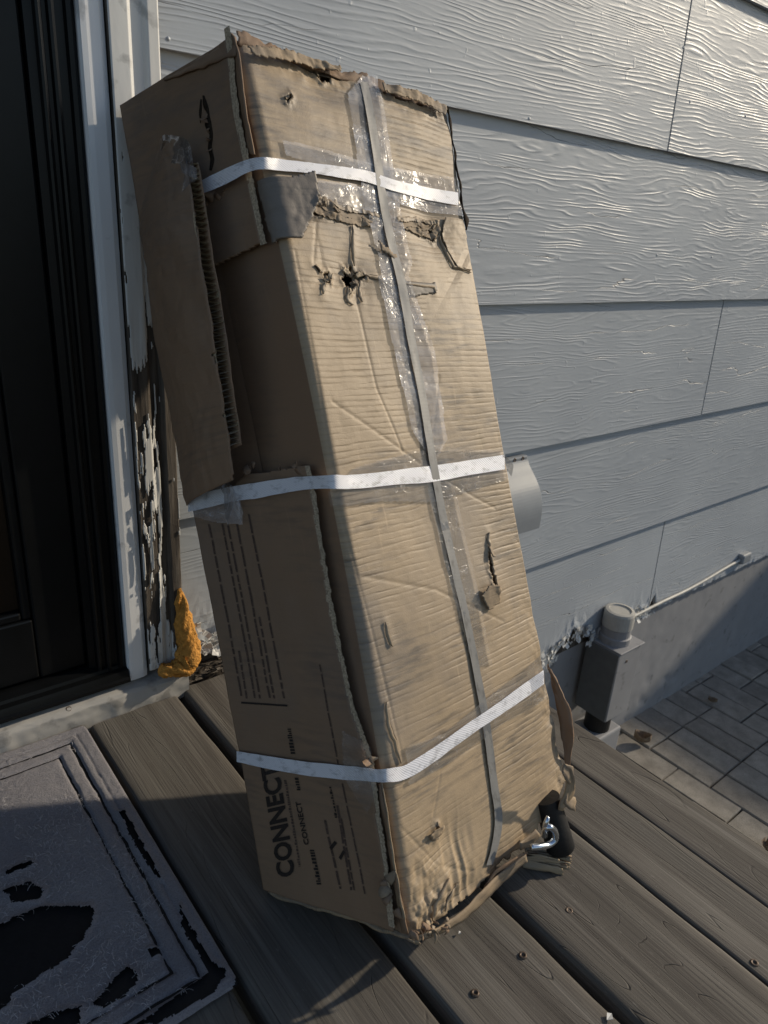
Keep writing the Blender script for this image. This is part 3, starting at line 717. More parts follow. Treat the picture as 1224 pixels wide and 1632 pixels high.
# loose fibres teased out of the felt
V = []; F = []; g = np.random.RandomState(8)
for k in range(3600):
    x, y = g.uniform(0, .2), g.uniform(-.5, -.06)
    if float(sn(x * 14, y * 14, 3, 4)) < -.02 or any(inpoly(np.array(x), np.array(y), P) for P in bare): continue
    a = g.uniform(0, 6.28); L = g.uniform(.003, .011); cv = g.uniform(-1.6, 1.6); b0 = len(V); z = mz + .0006
    for i in range(5):
        t = i / 4; px_, py_ = x + L * t * math.cos(a + cv * t), y + L * t * math.sin(a + cv * t); nx_, ny_ = -math.sin(a), math.cos(a)
        zz = z + .0015 * math.sin(t * 3.1)
        V += [(px_ + nx_ * .00019, py_ + ny_ * .00019, zz), (px_ - nx_ * .00019, py_ - ny_ * .00019, zz + .0001)]
    for i in range(4): q0 = b0 + 2 * i; F.append((q0, q0 + 1, q0 + 3, q0 + 2))
tag(mesh('loose_fibres', V, F, mat_flat('felt_fibre', (.42, .41, .42), .9, .1, 50, .1, 0), dm), None, None, None, 'stuff')
# ================================================================== THE CARDBOARD BOX
cbox = empty('cardboard_box')
tag(cbox, 'tall battered cardboard box in white straps and clear tape leaning on the house wall', 'box')
TFL = np.array([.378, -.235, .8526]); TFR = at(712, 173, 1, -.212); TBL = at(197, 170, 1, -.044); TBR = TBL + (TFR - TFL); TBR[1] = -.022
BFL = np.array([.3603, -.610, .066]); BFR = at(915, 1290, 1, -.583); BBL = np.array([.3011, -.4362, .001]); BBR = BBL + (BFR - BFL); BBR[2] = .001
WD, HT, DP = .286, .875, .197
def nrm(a): return a / np.linalg.norm(a, axis=-1, keepdims=True)
DIRX = nrm(TFR + BFR - TFL - BFL); DEP = nrm(TBL + BBL - TFL - BFL)
NF = nrm(np.cross(BFR - TFL, TFR - BFL)); NF = NF if NF[1] < 0 else -NF       # outward, front
NL = nrm(np.cross(BBL - TFL, TBL - BFL)); NL = NL if NL[0] < 0 else -NL       # outward, left side
def Qf(u, v):
    u = np.asarray(u, float)[..., None]; v = np.asarray(v, float)[..., None]
    sb = np.sin(np.pi * np.clip(v, 0, 1)); ue = .040 * sb + u * (1 - .082 * sb)
    return (TFL * (1 - ue) + TFR * ue) * (1 - v) + (BFL * (1 - ue) + BFR * ue) * v
def Ql(s, v):
    s = np.asarray(s, float)[..., None]; v = np.asarray(v, float)[..., None]
    return (TFL * (1 - s) + TBL * s) * (1 - v) + (BFL * (1 - s) + BBL * s) * v + DIRX * (.0085 * np.sin(np.pi * np.clip(v, 0, 1)) * np.clip(1 - s, 0, 1))
def invert(Q, N, px, py, off=0.0):
    d = raydir(px, py); a = np.array([.5, .5, 1.0])
    for _ in range(25):
        r = Q(a[0], a[1]) + N * off - CAM_O - a[2] * d
        h = 1e-4; J = np.stack([(Q(a[0] + h, a[1]) - Q(a[0], a[1])) / h, (Q(a[0], a[1] + h) - Q(a[0], a[1])) / h, -d], 1)
        a = a - np.linalg.solve(J, r)
    return a[0], a[1]
def FU(px, py, off=0.0): return invert(Qf, NF, px, py, off)      # photo point -> (u, v) of the front face
def LU(px, py, off=0.0): return invert(Ql, NL, px, py, off)      # -> (s, v) of the left face
def FM(L): return [(u * WD, v * HT) for u, v in (FU(*q) for q in L)]     # in metres on the face
RC = .0095                                                        # rounded front-left edge

# damage on the front, in metres on the face
holes = [FM(P) for P in (
    [(548, 425), (556, 432), (562, 421), (566, 432), (578, 434), (584, 442), (572, 450), (566, 458), (558, 470), (556, 456), (546, 446), (552, 438)],
    [(516, 434), (524, 432), (530, 440), (527, 452), (518, 450)],
    [(668, 352), (684, 356), (700, 352), (708, 362), (702, 372), (694, 384), (686, 378), (676, 372), (668, 364)],
    [(494, 322), (512, 314), (520, 326), (540, 336), (520, 344), (502, 346), (494, 340)], [(577, 350), (588, 346), (610, 352), (608, 360), (590, 362)],
    [(497, 98), (512, 94), (520, 108), (534, 112), (528, 128), (516, 128), (508, 114)],
    [(777, 868), (780, 890), (784, 920), (788, 945), (781, 938), (775, 905)],
    [(693, 1316), (698, 1312), (699, 1330), (695, 1338)], [(452, 158), (462, 150), (464, 156), (456, 166)])]
cracks = [FM(P) for P in ([(562, 360), (564, 390), (566, 425)], [(556, 456), (556, 478), (562, 486)], [(574, 450), (577, 470), (578, 482)], [(580, 438), (600, 440), (606, 446)],
    [(512, 436), (500, 424)], [(518, 452), (514, 470)], [(612, 1118), (618, 1150), (628, 1180), (636, 1216)], [(610, 990), (620, 1030)],
    [(704, 376), (712, 400), (722, 424), (748, 434)], [(640, 452), (690, 456), (692, 468)], [(716, 1400), (700, 1440), (694, 1470)], [(730, 1410), (712, 1455)], [(778, 848), (777, 872)])]
slit_flap = FM([(758, 948), (785, 925), (790, 960), (770, 972)])
creases = [FM(P) for P in ([(530, 640), (600, 690), (670, 740)], [(560, 915), (690, 940), (800, 990)], [(470, 400), (500, 560), (540, 800), (590, 1000), (640, 1210)], [(700, 600), (690, 690)],
    [(505, 330), (500, 420)], [(570, 480), (600, 620), (640, 720)], [(760, 1180), (700, 1230), (690, 1300)], [(640, 1320), (700, 1380), (760, 1390)], [(700, 760), (790, 810)])]
dents = [(FM([c])[0], r, d) for c, r, d in (((560, 440), .022, -.006), ((690, 365), .03, -.007), ((600, 350), .05, -.004), ((520, 440), .012, -.003), ((720, 1345), .03, -.006), ((505, 110), .03, -.006),
    ((780, 930), .025, .003), ((630, 700), .07, .004), ((690, 1000), .09, .005), ((600, 230), .07, -.003), ((740, 560), .07, .003), ((680, 300), .05, -.004))]
corner_cut = FM([(1000, 1205), (912, 1222), (896, 1270), (884, 1290), (872, 1296), (862, 1318), (864, 1336), (850, 1346), (820, 1360), (800, 1420), (900, 1520), (1020, 1400)])
top_dirt = FM([(470, 180)])[0]
def fdef(p, y):
    """displacement (m, outward) of the front face at p metres from the left edge, y from the top"""
    d = .0012 * sn(p * 7, y * 7, 3, 2) + .0004 * sn(p * 45, y * 30, 3, 7)
    d = d + .0025 * np.sin(np.clip(p / WD, 0, 1) * np.pi) * np.sin(np.clip(y / HT, 0, 1) * np.pi * 3 + .6)
    for (a, b), r, k in dents: d = d + k * np.exp(-((p - a) ** 2 + (y - b) ** 2) / (r * r))
    for P in cracks: q = segdist(p, y, P); d = d + .0009 * np.exp(-(q / .006) ** 2)
    for P in creases: q = segdist(p, y, P); d = d - .0006 * np.exp(-(q / .0017) ** 2)
    for P in holes: q = segdist(p, y, P + P[:1]); d = d + .0018 * np.exp(-(q / .0035) ** 2) * (1 + sn(p * 300, y * 300, 2, 3))
    # crushed bottom corner and bottom band
    c = np.exp(-(((p - .01) / .045) ** 2 + ((y - HT) / .05) ** 2)); d = d + c * (.007 * (1 - 2 * np.abs(sn(p * 60, y * 38, 3, 19))) - .006 + .002 * sn(p * 200, y * 200, 2, 20))
    b = np.exp(-((y - HT) / .022) ** 2); d = d + b * (.004 * sn(p * 50, y * 30, 3, 29) - .004)
    t = np.exp(-((y) / .018) ** 2); d = d + t * (.004 * sn(p * 70, y * 50, 3, 39) - .003)
    rr = np.exp(-((p - WD * 1.0) / .02) ** 2) * np.clip((y - .55) / .3, 0, 1); d = d - rr * (.006 - .006 * sn(p * 60, y * 60, 3, 49))
    # pleats under the crushed bottom edge
    pl_ = np.exp(-(((p - .075) / .03) ** 2 + ((y - .85) / .045) ** 2)); d = d + pl_ * .0022 * (1 - 2 * np.abs(sn(p * 75, y * 14, 2, 71)))
    return d
def Fpos(p, y, off=0.0):
    """p metres from the left edge (negative wraps round onto the left side), y metres down"""
    p = np.asarray(p, float); y = np.asarray(y, float); v = y / HT
    th = np.clip((RC - p) / RC, 0, math.pi / 2); ext = np.maximum(0, RC - math.pi / 2 * RC - p)
    u = np.where(p >= RC, p, RC - RC * np.sin(th)) / WD; dep = RC * (1 - np.cos(th)) + ext
    out = (NF * np.cos(th)[..., None] + NL * np.sin(th)[..., None])
    k = np.clip((p + .01) / .03, 0, 1)
    return Qf(u, v) + DEP * dep[..., None] + out * (off - .06 * ext + fdef(p, y) * (.25 + .75 * k))[..., None]
def front_keep(p, y):
    jx = p + .0014 * sn(p * 400, y * 400, 3, 5); jy = y + .0014 * sn(p * 400, y * 400, 3, 15)
    k = np.ones(np.shape(p), bool)
    for P in holes: k &= ~inpoly(jx, jy, P)
    k &= ~inpoly(p + .004 * sn(p * 120, y * 120, 4, 2), y + .004 * sn(p * 120, y * 120, 4, 3), corner_cut)
    k &= y < HT + .002 - .012 * np.clip(sn(p * 60, 1.7, 4, 33), -.25, 1) - np.where(p > .12, .0, 0)
    k &= y > .004 + .010 * np.clip(sn(p * 55, 4.4, 4, 34), -.1, 1)
    return k
GP = np.concatenate([np.concatenate([np.linspace(-.14, -.012, 30)[:-1], np.linspace(-.012, RC, 22)[:-1]]), np.linspace(RC, WD, 215)]); GY = np.linspace(0, HT + .004, 560)
fp = sheet('front_panel', Fpos, GP, GY, front_keep, MT['card'], cbox)
solid(fp, .0028, -1)
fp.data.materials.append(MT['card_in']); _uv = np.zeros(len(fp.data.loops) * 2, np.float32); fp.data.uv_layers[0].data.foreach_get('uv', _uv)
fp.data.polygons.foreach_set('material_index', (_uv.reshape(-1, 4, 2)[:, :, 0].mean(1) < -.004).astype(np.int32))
# front corner normals are outward with this winding; second liner just below shows in the holes
def second_keep(p, y): return ~inpoly(p, y, corner_cut) & (y < HT - .03) & ~inpoly(p, y, holes[6]) & ~inpoly(p + .003 * sn(p * 300, y * 300, 3, 1), y, [((a - holes[0][0][0]) * .5 + holes[0][0][0] + .006, b) for a, b in holes[0]])
sheet('inner_liner', lambda p, y: Fpos(p, y, -.0085 + .0025 * sn(p * 90, y * 90, 3, 4)), np.linspace(.04, WD - .008, 70), np.linspace(.03, HT - .03, 150), second_keep, MT['flute'], cbox)

# torn fibres curling out at the holes
def curl(name, a, b, lift, wid, mat, seed, N=NF, par=cbox, base=None):
    """small torn tongue from a to b (metres on the front), free end lifted"""
    A = []; B = []; dx, dy = b[0] - a[0], b[1] - a[1]; L = math.hypot(dx, dy); nx, ny = -dy / L * wid / 2, dx / L * wid / 2
    g = np.random.RandomState(seed)
    for t in np.linspace(0, 1, 5):
        wk = (1 - .45 * t) * (1 + g.uniform(-.25, .25)); h = .0012 + lift * t ** 1.6
        for S, sg in ((A, 1), (B, -1)):
            S.append(Fpos(np.array(a[0] + dx * t + sg * nx * wk), np.array(a[1] + dy * t + sg * ny * wk), h + g.uniform(-.0006, .0006)))
    return ribbon(name, A, B, mat, par, 3, 3, .0008, .0008, seed)
k = 0
for P, n in zip(holes, (9, 4, 9, 8, 5, 5, 2, 2, 2)):
    P = np.array(P); c = P.mean(0); g = np.random.RandomState(int(abs(c[0]) * 1e4))
    for i in range(n):
        e = P[g.randint(len(P))]; e = e + (c - e) * g.uniform(0, .15); t = e + (c - e) * g.uniform(.25, .75) + g.uniform(-.003, .003, 2)
        if np.linalg.norm(t - e) < .002: continue
        curl('torn_fibre', e, t, g.uniform(-.003, .005), g.uniform(.003, .008), MT['card_raw'] if g.rand() > .35 else MT['flute'], k); k += 1
for ci, P in enumerate(cracks):
    C = np.array(P); C = np.stack([np.interp(np.linspace(0, len(C) - 1, 4 * len(C)), range(len(C)), C[:, i]) for i in (0, 1)], 1)
    C = C + .0011 * np.stack([sn(np.arange(len(C)) * .9, 0 * C[:, 0], 3, ci), sn(np.arange(len(C)) * .9, 0 * C[:, 0], 3, ci + 50)], 1)
    T = np.gradient(C, axis=0); T = T / np.linalg.norm(T, axis=1, keepdims=True); Nn = np.stack([-T[:, 1], T[:, 0]], 1); tp = np.sin(np.linspace(.12, 3.02, len(C)))[:, None]
    e = lambda X, o: [Fpos(np.array(a), np.array(b), o) for a, b in X]
    ribbon('split', e(C - Nn * .0007 * tp, .0009), e(C + Nn * .0007 * tp, .0009), MT['gap'], cbox, 2, 1, 0)  # dark strip painted for the shade inside the split
    ribbon('split_lip', e(C + Nn * .0006, .0022), e(C + Nn * .0045 * tp, .0007), MT['card'], cbox, 2, 2, .0006, .0003, ci)
# big peeled-back pieces on the front
def fpatch(name, P, mat, off=.0015, lift=None, n=(40, 40), thick=.0012, rag=.0015, jit=.0006, seed=0, par=cbox, pix=True):
    P = FM(P) if pix else P; A = np.array(P); lo, hi = A.min(0) - .004, A.max(0) + .004
    def fn(p, y):
        o = off + jit * sn(p * 120, y * 120, 3, seed)
        if lift is not None: o = o + lift(p, y, lo, hi)
        return Fpos(p, y, o)
    o = sheet(name, fn, np.linspace(lo[0], hi[0], n[0]), np.linspace(lo[1], hi[1], n[1]), lambda p, y: inpoly(p + rag * sn(p * 200, y * 200, 3, seed + 1), y + rag * sn(p * 200, y * 200, 3, seed + 2), P), mat, par)
    if thick: solid(o, thick, 1)
    return o
gf = fpatch('folded_flap', [(420, 284), (440, 286), (456, 290), (488, 284), (494, 330), (474, 384), (446, 382), (434, 345)], MT['greyflap'], .003, lambda p, y, lo, hi: .0115 * np.clip((p - lo[0]) / (hi[0] - lo[0]), 0, 1) ** 1.3, (40, 50), .003, .001, .0008, 3)  # flap turned from the sun; its shade is put into the grey
fpatch('exposed_flutes', [(496, 322), (540, 332), (600, 344), (640, 350), (700, 350), (706, 364), (650, 362), (606, 360), (560, 352), (500, 342)], MT['card_raw'], .0005, None, (110, 40), .0002, .003, .0003, 6)
for kk, (P, m_) in enumerate((([(494, 312), (520, 316), (560, 330), (612, 342), (612, 347), (560, 338), (520, 330), (498, 326)], 'card'), ([(498, 338), (530, 342), (570, 352), (604, 358), (600, 364), (560, 357), (506, 346)], 'card_raw'),
        ([(632, 346), (668, 344), (706, 350), (700, 356), (660, 352), (634, 353)], 'card'), ([(640, 360), (670, 364), (700, 372), (690, 380), (660, 370)], 'card_raw'), ([(504, 326), (524, 330), (540, 340), (520, 340)], 'card_raw'))):
    fpatch('torn_strip', P, MT[m_], .0012, lambda p, y, lo, hi: .0035 * np.clip(sn(p * 130, y * 60, 3, 5), 0, 1), (90, 24), .0005, .0022, .0008, 60 + kk)
fpatch('paper_patch', [(712, 346), (738, 350), (750, 432), (726, 428), (712, 400), (706, 370)], MT['card'], .0012, lambda p, y, lo, hi: .0012 * (1 - (p - lo[0]) / (hi[0] - lo[0])), (40, 70), .0007, .0006, .0004, 9)
fpatch('peeled_patch', [(642, 450), (692, 452), (694, 468), (660, 472), (644, 468)], MT['greyflap'], .0006, None, (34, 16), .0006, .0015, .0004, 10)
fpatch('torn_tongue', [(757, 950), (770, 930), (784, 936), (789, 960), (772, 973)], MT['card_raw'], .002, lambda p, y, lo, hi: .006 * np.clip((hi[1] - y) / (hi[1] - lo[1]), 0, 1), (24, 26), .0014, .0012, .0006, 11)
# rolled liner along the top edge
fpatch('peeled_liner', [(392, 80), (430, 82), (480, 88), (540, 108), (541, 118), (480, 106), (400, 96)], MT['card_raw'], .006, lambda p, y, lo, hi: .003 * np.sin(np.clip((y - lo[1]) / (hi[1] - lo[1]), 0, 1) * 3.1), (90, 22), .001, .0016, .0009, 12)
fpatch('peeled_liner', [(604, 135), (660, 150), (708, 172), (706, 186), (660, 166), (606, 148)], MT['card_raw'], .005, lambda p, y, lo, hi: .002 * np.sin(np.clip((y - lo[1]) / (hi[1] - lo[1]), 0, 1) * 3.1), (80, 20), .001, .0016, .0009, 13)
for P, sd in (([(680, 1330), (700, 1312), (706, 1322), (690, 1340)], 1), ([(600, 225 + 160), (612, 395), (634, 412), (628, 416), (604, 398)], 3)):
    fpatch('torn_fibre', P, MT['card_raw'], .002, lambda p, y, lo, hi: .004 * np.clip((hi[1] - y) / (hi[1] - lo[1]), 0, 1), (14, 14), .0008, .001, .001, 20 + sd)

# ---- left side
def Lpos(s, v, off=0.0):
    s = np.asarray(s, float); v = np.asarray(v, float)
    return Ql(s, v) + NL * np.asarray(off + 0 * s)[..., None]
def ldef(s, v, seed=0): return .002 * sn(s * 2.2, v * 6, 3, seed) + .0006 * sn(s * 9, v * 40, 3, seed + 4)
uvl = lambda s, v: np.stack([s * DP, v * HT], -1)
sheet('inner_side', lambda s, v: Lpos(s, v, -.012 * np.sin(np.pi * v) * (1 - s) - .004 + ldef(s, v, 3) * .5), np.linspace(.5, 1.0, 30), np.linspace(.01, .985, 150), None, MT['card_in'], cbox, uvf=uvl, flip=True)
def lpanel(name, P, off, mat, seed, rag=.006, n=(90, 200), par=cbox, th=.0042, lift=None):
    P = [LU(*q) for q in P]; A = np.array(P); lo, hi = np.maximum(A.min(0) - .01, [-.05, .0]), np.minimum(A.max(0) + .01, [1.0, .992])
    o = sheet(name, lambda s, v: Lpos(s, v, off + ldef(s, v, seed) + (lift(s, v) if lift else 0)), np.linspace(lo[0], hi[0], n[0]), np.linspace(lo[1], hi[1], n[1]),
              lambda s, v: inpoly(s + rag * sn(s * 30, v * 120, 3, seed), v + rag * .25 * sn(s * 40, v * 90, 3, seed + 1), P), mat, par, uvf=uvl, flip=True)
    solid(o, th, 1); return o
UP = [(340, 4), (362, 8), (366, 40), (372, 90), (380, 170), (396, 250), (412, 330), (424, 388), (338, 428), (300, 432), (200, 440), (130, 120)]
lpanel('side_panel', UP, .0015, MT['card_side_shade'], 5, .004, lift=lambda s, v: .003 * np.exp(-(s / .12) ** 2))
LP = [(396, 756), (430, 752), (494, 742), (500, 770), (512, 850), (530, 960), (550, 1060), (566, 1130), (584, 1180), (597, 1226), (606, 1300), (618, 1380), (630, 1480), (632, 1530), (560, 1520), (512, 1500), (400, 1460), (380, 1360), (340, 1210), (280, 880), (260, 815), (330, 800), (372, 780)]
lpanel('side_panel', LP, .0015, MT['card_side_shade'], 9, .004, (100, 330), lift=lambda s, v: .0025 * np.exp(-(s / .10) ** 2))
# exposed flutes along raw edges
def flute_edge(name, A, B, depth, mat, par=cbox, pitch=.0055, seed=0):
    A = crom(A, 10); B = crom(B, 10); L = np.concatenate([[0], np.cumsum(np.linalg.norm(np.diff(A, axis=0), axis=1))]); n = int(L[-1] / (pitch / 8)); t = np.linspace(0, L[-1], n)
    a = np.stack([np.interp(t, L, A[:, i]) for i in range(3)], 1); b = np.stack([np.interp(t, L, B[:, i]) for i in range(3)], 1)
    w_ = (.5 + .5 * np.sin(t / pitch * 2 * np.pi + 2.2 * sn(t * 60, 0 * t, 3, seed)))[:, None]
    dp = np.asarray(depth); rag = (.0018 * sn(t * 400, 0 * t, 3, seed + 2))[:, None] * dp / np.linalg.norm(dp)
    V = []; F = []
    for X in (a, b, a * (1 - w_) + b * w_):
        o = len(V); x0 = X + rag; V += x0.tolist() + (X + dp).tolist()
        for i in range(n - 1): F.append((o + i, o + i + 1, o + n + i + 1, o + n + i))
    return mesh(name, V, F, mat, par, smooth=True)
def L3(px, py, off): s, v = LU(px, py, off); return Ql(s, v) + NL * off
ed = [(366, 40), (372, 90), (380, 170), (396, 250), (412, 330), (424, 388)]
flute_edge('raw_edge', [L3(x, y, .0012) for x, y in ed], [L3(x, y, .0068) for x, y in ed], DEP * .008, MT['flute'], seed=1)
ed = [(494, 742), (500, 770), (512, 850), (530, 960), (550, 1060), (566, 1130), (584, 1180), (597, 1226), (606, 1300), (618, 1380), (630, 1480)]
flute_edge('raw_edge', [L3(x, y, .0012) for x, y in ed], [L3(x, y, .0064) for x, y in ed], DEP * .008, MT['flute'], seed=2)
ed = [(424, 388), (380, 408), (338, 428)]
# doubled flap edge running down the front-left corner
ribbon('folded_edge', [L3(x, y, .004) for x, y in ((366, 52), (373, 90), (381, 160), (392, 225), (398, 246))], [L3(x, y, .008) for x, y in ((373, 58), (382, 90), (391, 165), (402, 228), (406, 246))], MT['card_side_shade'], cbox, 8, 3, .0014, .0012, 5)
ribbon('folded_edge', [L3(x, y, .001) for x, y in ((600, 1250), (612, 1320), (626, 1410), (640, 1484))], [L3(x, y, .0055) for x, y in ((606, 1250), (620, 1320), (635, 1410), (650, 1488))], MT['card_side_shade'], cbox, 10, 3, .0012, .0016, 7)
ribbon('folded_edge', [L3(x, y, .003) for x, y in ((606, 1240), (618, 1330), (630, 1410), (638, 1465))], [L3(x, y, .007) for x, y in ((608, 1240), (622, 1330), (635, 1410), (645, 1465))], MT['card'], cbox, 10, 2, .001, .0016, 8)
# ripped slot in the upper side panel and ragged tear under strap
def lshreds(pts, n, seed, mats, sz=.012, off=.006):
    g = np.random.RandomState(seed); pts = np.array(pts, float)
    for i in range(n):
        t = g.uniform(0, len(pts) - 1); a = int(t); q = pts[a] + (pts[min(a + 1, len(pts) - 1)] - pts[a]) * (t - a); c = L3(q[0], q[1], off)
        d1 = nrm(g.normal(size=3) + np.array([0, .2, -.8])) * sz * g.uniform(.4, 1.1); d2 = nrm(np.cross(d1, NL)) * sz * g.uniform(.15, .4)
        m1 = c + d1 * .5 + NL * g.uniform(0, .005); e = c + d1 + NL * g.uniform(-.003, .008)
        ribbon('torn_fibre', [c - d2, m1 - d2 * .8, e - d2 * .3], [c + d2, m1 + d2 * .9, e + d2 * .2], mats[g.randint(len(mats))], cbox, 3, 2, .0006, .0012, seed * 50 + i)
ribbon('rip', [L3(x, y, .0066) for x, y in ((323, 152), (324, 170), (330, 182), (327, 200), (334, 214), (332, 236), (335, 252), (334, 272))], [L3(x, y, .0066) for x, y in ((325, 152), (331, 168), (334, 184), (337, 198), (339, 216), (337, 236), (341, 254), (337, 272))], MT['gap'], cbox, 5, 2, .0003, .0009, 3)  # dark strip laid on the panel in place of the slot's shade
ribbon('rip', [L3(x, y, .0066) for x, y in ((319, 158), (317, 178), (319, 196))], [L3(x, y, .0066) for x, y in ((321, 158), (321, 178), (320, 196))], MT['gap'], cbox, 5, 1, .0003, .0006, 4)
lshreds([(326, 165), (332, 200), (337, 235), (338, 265)], 7, 3, [MT['card_in'], MT['card_side_shade']], .007, .0068)
lshreds([(325, 325), (345, 312), (358, 304)], 7, 4, [MT['card_in'], MT['card_side_shade']], .014)
lshreds([(392, 760), (400, 742), (420, 750), (480, 744)], 9, 5, [MT['card_in'], MT['card_side_shade']], .012)
lshreds([(555, 1165), (580, 1190), (592, 1215)], 5, 6, [MT['card_raw'], MT['card_side_shade']], .014)
lshreds([(618, 1405), (620, 1425), (640, 1470)], 8, 7, [MT['card_raw'], MT['card_side_shade']], .016)
# ---- torn flap standing off the left side
hinge = [L3(x, y, o) for x, y, o in ((262, 222, .012), (226, 345, .010), (236, 440, .012), (252, 560, .012), (274, 668, .012), (298, 806, .008))]
free = [L3(x, y, o) for x, y, o in ((288, 222, .030), (302, 292, .040), (318, 400, .045), (338, 520, .045), (355, 640, .042), (374, 764, .032))]
hc, fc = crom(hinge, 14), crom(free, 14)
def flapfn(a, b):
    i = b * (len(hc) - 1); i0 = np.clip(np.floor(i).astype(int), 0, len(hc) - 2); fr_ = (i - i0)[..., None]
    h = hc[i0] * (1 - fr_) + hc[i0 + 1] * fr_; f = fc[i0] * (1 - fr_) + fc[i0 + 1] * fr_; a_ = a[..., None]
    return h * (1 - a_) + f * a_ + NL * (.010 * np.sin(a_ * np.pi) + .0025 * sn(a * 3, b * 9, 3, 3)[..., None] + .001 * sn(a * 14, b * 40, 3, 5)[..., None])
tf = sheet('torn_flap', flapfn, np.linspace(0, 1, 44), np.linspace(0, 1, 150), lambda a, b: (a < 1 - .05 * np.clip(sn(b * 40, 0 * b, 3, 2), -.2, 1)) & (b > .02 + .05 * np.clip(sn(a * 6, 0 * a, 3, 6), -.2, 1)), MT['card_side_shade'], cbox, uvf=lambda a, b: np.stack([a * .1, b * .5], -1), flip=True)
solid(tf, .0016, 0)
fx2 = fc + nrm(np.cross(nrm(fc - hc), nrm(np.gradient(fc, axis=0)))) * 0
thick_dir = nrm(DEP * -.55 + DIRX * .75)
fe = [fc[i] for i in range(8, len(fc), 8)]
flute_edge('raw_edge', fe, [q + thick_dir * .0115 for q in fe], nrm(fe[3] - hc[30]) * -.012, MT['flute'], seed=7, pitch=.0058)
ribbon('flap_liner', [q + thick_dir * .0117 for q in fe], [q + thick_dir * .0117 + (h - q) * .8 for q, h in zip(fe, [hc[i] for i in range(8, len(fc), 8)])], MT['card_in'], cbox, 6, 4, .0012, .001, 3)

# ---- remaining panels: right side, back, top, bottom
def quadfn(a, b, c, d, amp, seed):
    ctr = (a + b + c + d) / 4; N = nrm(np.cross(b - a, d - a))
    return lambda s, t: ((a * (1 - s[..., None]) + b * s[..., None]) * (1 - t[..., None]) + (d * (1 - s[..., None]) + c * s[..., None]) * t[..., None]) + N * (amp * sn(s * 5, t * 9, 3, seed))[..., None]
def plain(name, a, b, c, d, amp, seed, mat='card', keep=None, n=(24, 60)):
    o = sheet(name, quadfn(a, b, c, d, amp, seed), np.linspace(0, 1, n[0]), np.linspace(0, 1, n[1]), keep, MT[mat], cbox, uvf=lambda s, t: np.stack([s * .3, t * .8], -1)); solid(o, .0035, 0); return o
q_ = lambda u, v: Qf(np.array(u), np.array(v))
rb = []
def rightfn(s, t):
    P = Qf(np.ones_like(t) * .995, t); B = TBR * (1 - t[..., None]) + BBR * t[..., None]
    return P * (1 - s[..., None]) + B * s[..., None] + DIRX * (.003 * sn(s * 4, t * 12, 3, 5) - .002)[..., None]
o = sheet('side_panel', rightfn, np.linspace(.02, 1, 20), np.linspace(0, .99, 80), lambda s, t: t < .93 - .12 * (1 - s), MT['card'], cbox, uvf=lambda s, t: np.stack([s * DP, t * HT], -1)); solid(o, .003, 0)
plain('back_panel', TBR, TBL, BBL, BBR, .002, 8)
TF0, TF1 = TFL + DEP * .006, TFR + DEP * .006
plain('top_panel', TF0 - NF * .002, TF1 - NF * .002, TBR, TBL, .003, 9)
bt = plain('bottom_panel', BFL + DEP * .006, BFR + DEP * .03, BBR, BBL, .004, 10, keep=lambda s, t: ~((s > .66) & (t < .5)))
# frayed top-edge layers
up = nrm(TFL - BFL)
def top_layer(name, u0, u1, h, back, seed, mat, n=40, th=.0012, ragk=.006):
    U = np.linspace(u0, u1, n); T = np.linspace(0, 1, 5)
    def fn(u, t):
        hh = h * (1 + .9 * sn(u * 14, 0 * u, 4, seed)) + ragk * np.clip(sn(u * 45, 0 * u, 3, seed + 1), -1, 1)
        return Qf(u, 0 * u + .006) + DEP * (back + .003 * sn(u * 20, t * 2, 3, seed + 3))[..., None] + up * (t * (hh + .004))[..., None] + NF * (.002 * sn(u * 30, t * 3, 3, seed + 5))[..., None]
    o = sheet(name, fn, U, T, None, MT[mat], cbox, uvf=lambda u, t: np.stack([u * WD, t * .02], -1)); solid(o, th, 0); return o
top_layer('top_flap', .005, .66, .008, .003, 3, 'card_side_shade', 90, .0008, .004)
top_layer('top_flap', .0, .64, .005, .009, 13, 'greyflap', 90, .0008, .004)
top_layer('top_flap', .66, 1.0, .004, .004, 23, 'card_side_shade', 40, ragk=.002)
top_layer('top_flap', .69, .88, .008, .010, 33, 'card_raw', 26, ragk=.002)
# top-left lid edge over the left side
ribbon('lid_edge', [Ql(np.array(s_), np.array(.001)) + NL * .004 for s_ in np.linspace(0, .55, 6)], [Ql(np.array(s_), np.array(.022 - .03 * s_)) + NL * .0085 for s_ in np.linspace(0, .55, 6)], MT['card_side_shade'], cbox, 6, 3, .0015, .0022, 9)
# frayed right edge of the front at the top, dark
ribbon('frayed_edge', [Qf(np.array(1.0), np.array(t)) + NF * .0015 for t in np.linspace(-.002, .17, 12)], [Qf(np.array(1.0), np.array(t)) + NF * -.003 + DIRX * (.004 + .0045 * (i % 3 == 1) + .003 * (i % 4 == 2)) for i, t in enumerate(np.linspace(-.002, .17, 12))], MT['gap'], cbox, 6, 2, .0016, .0016, 12)

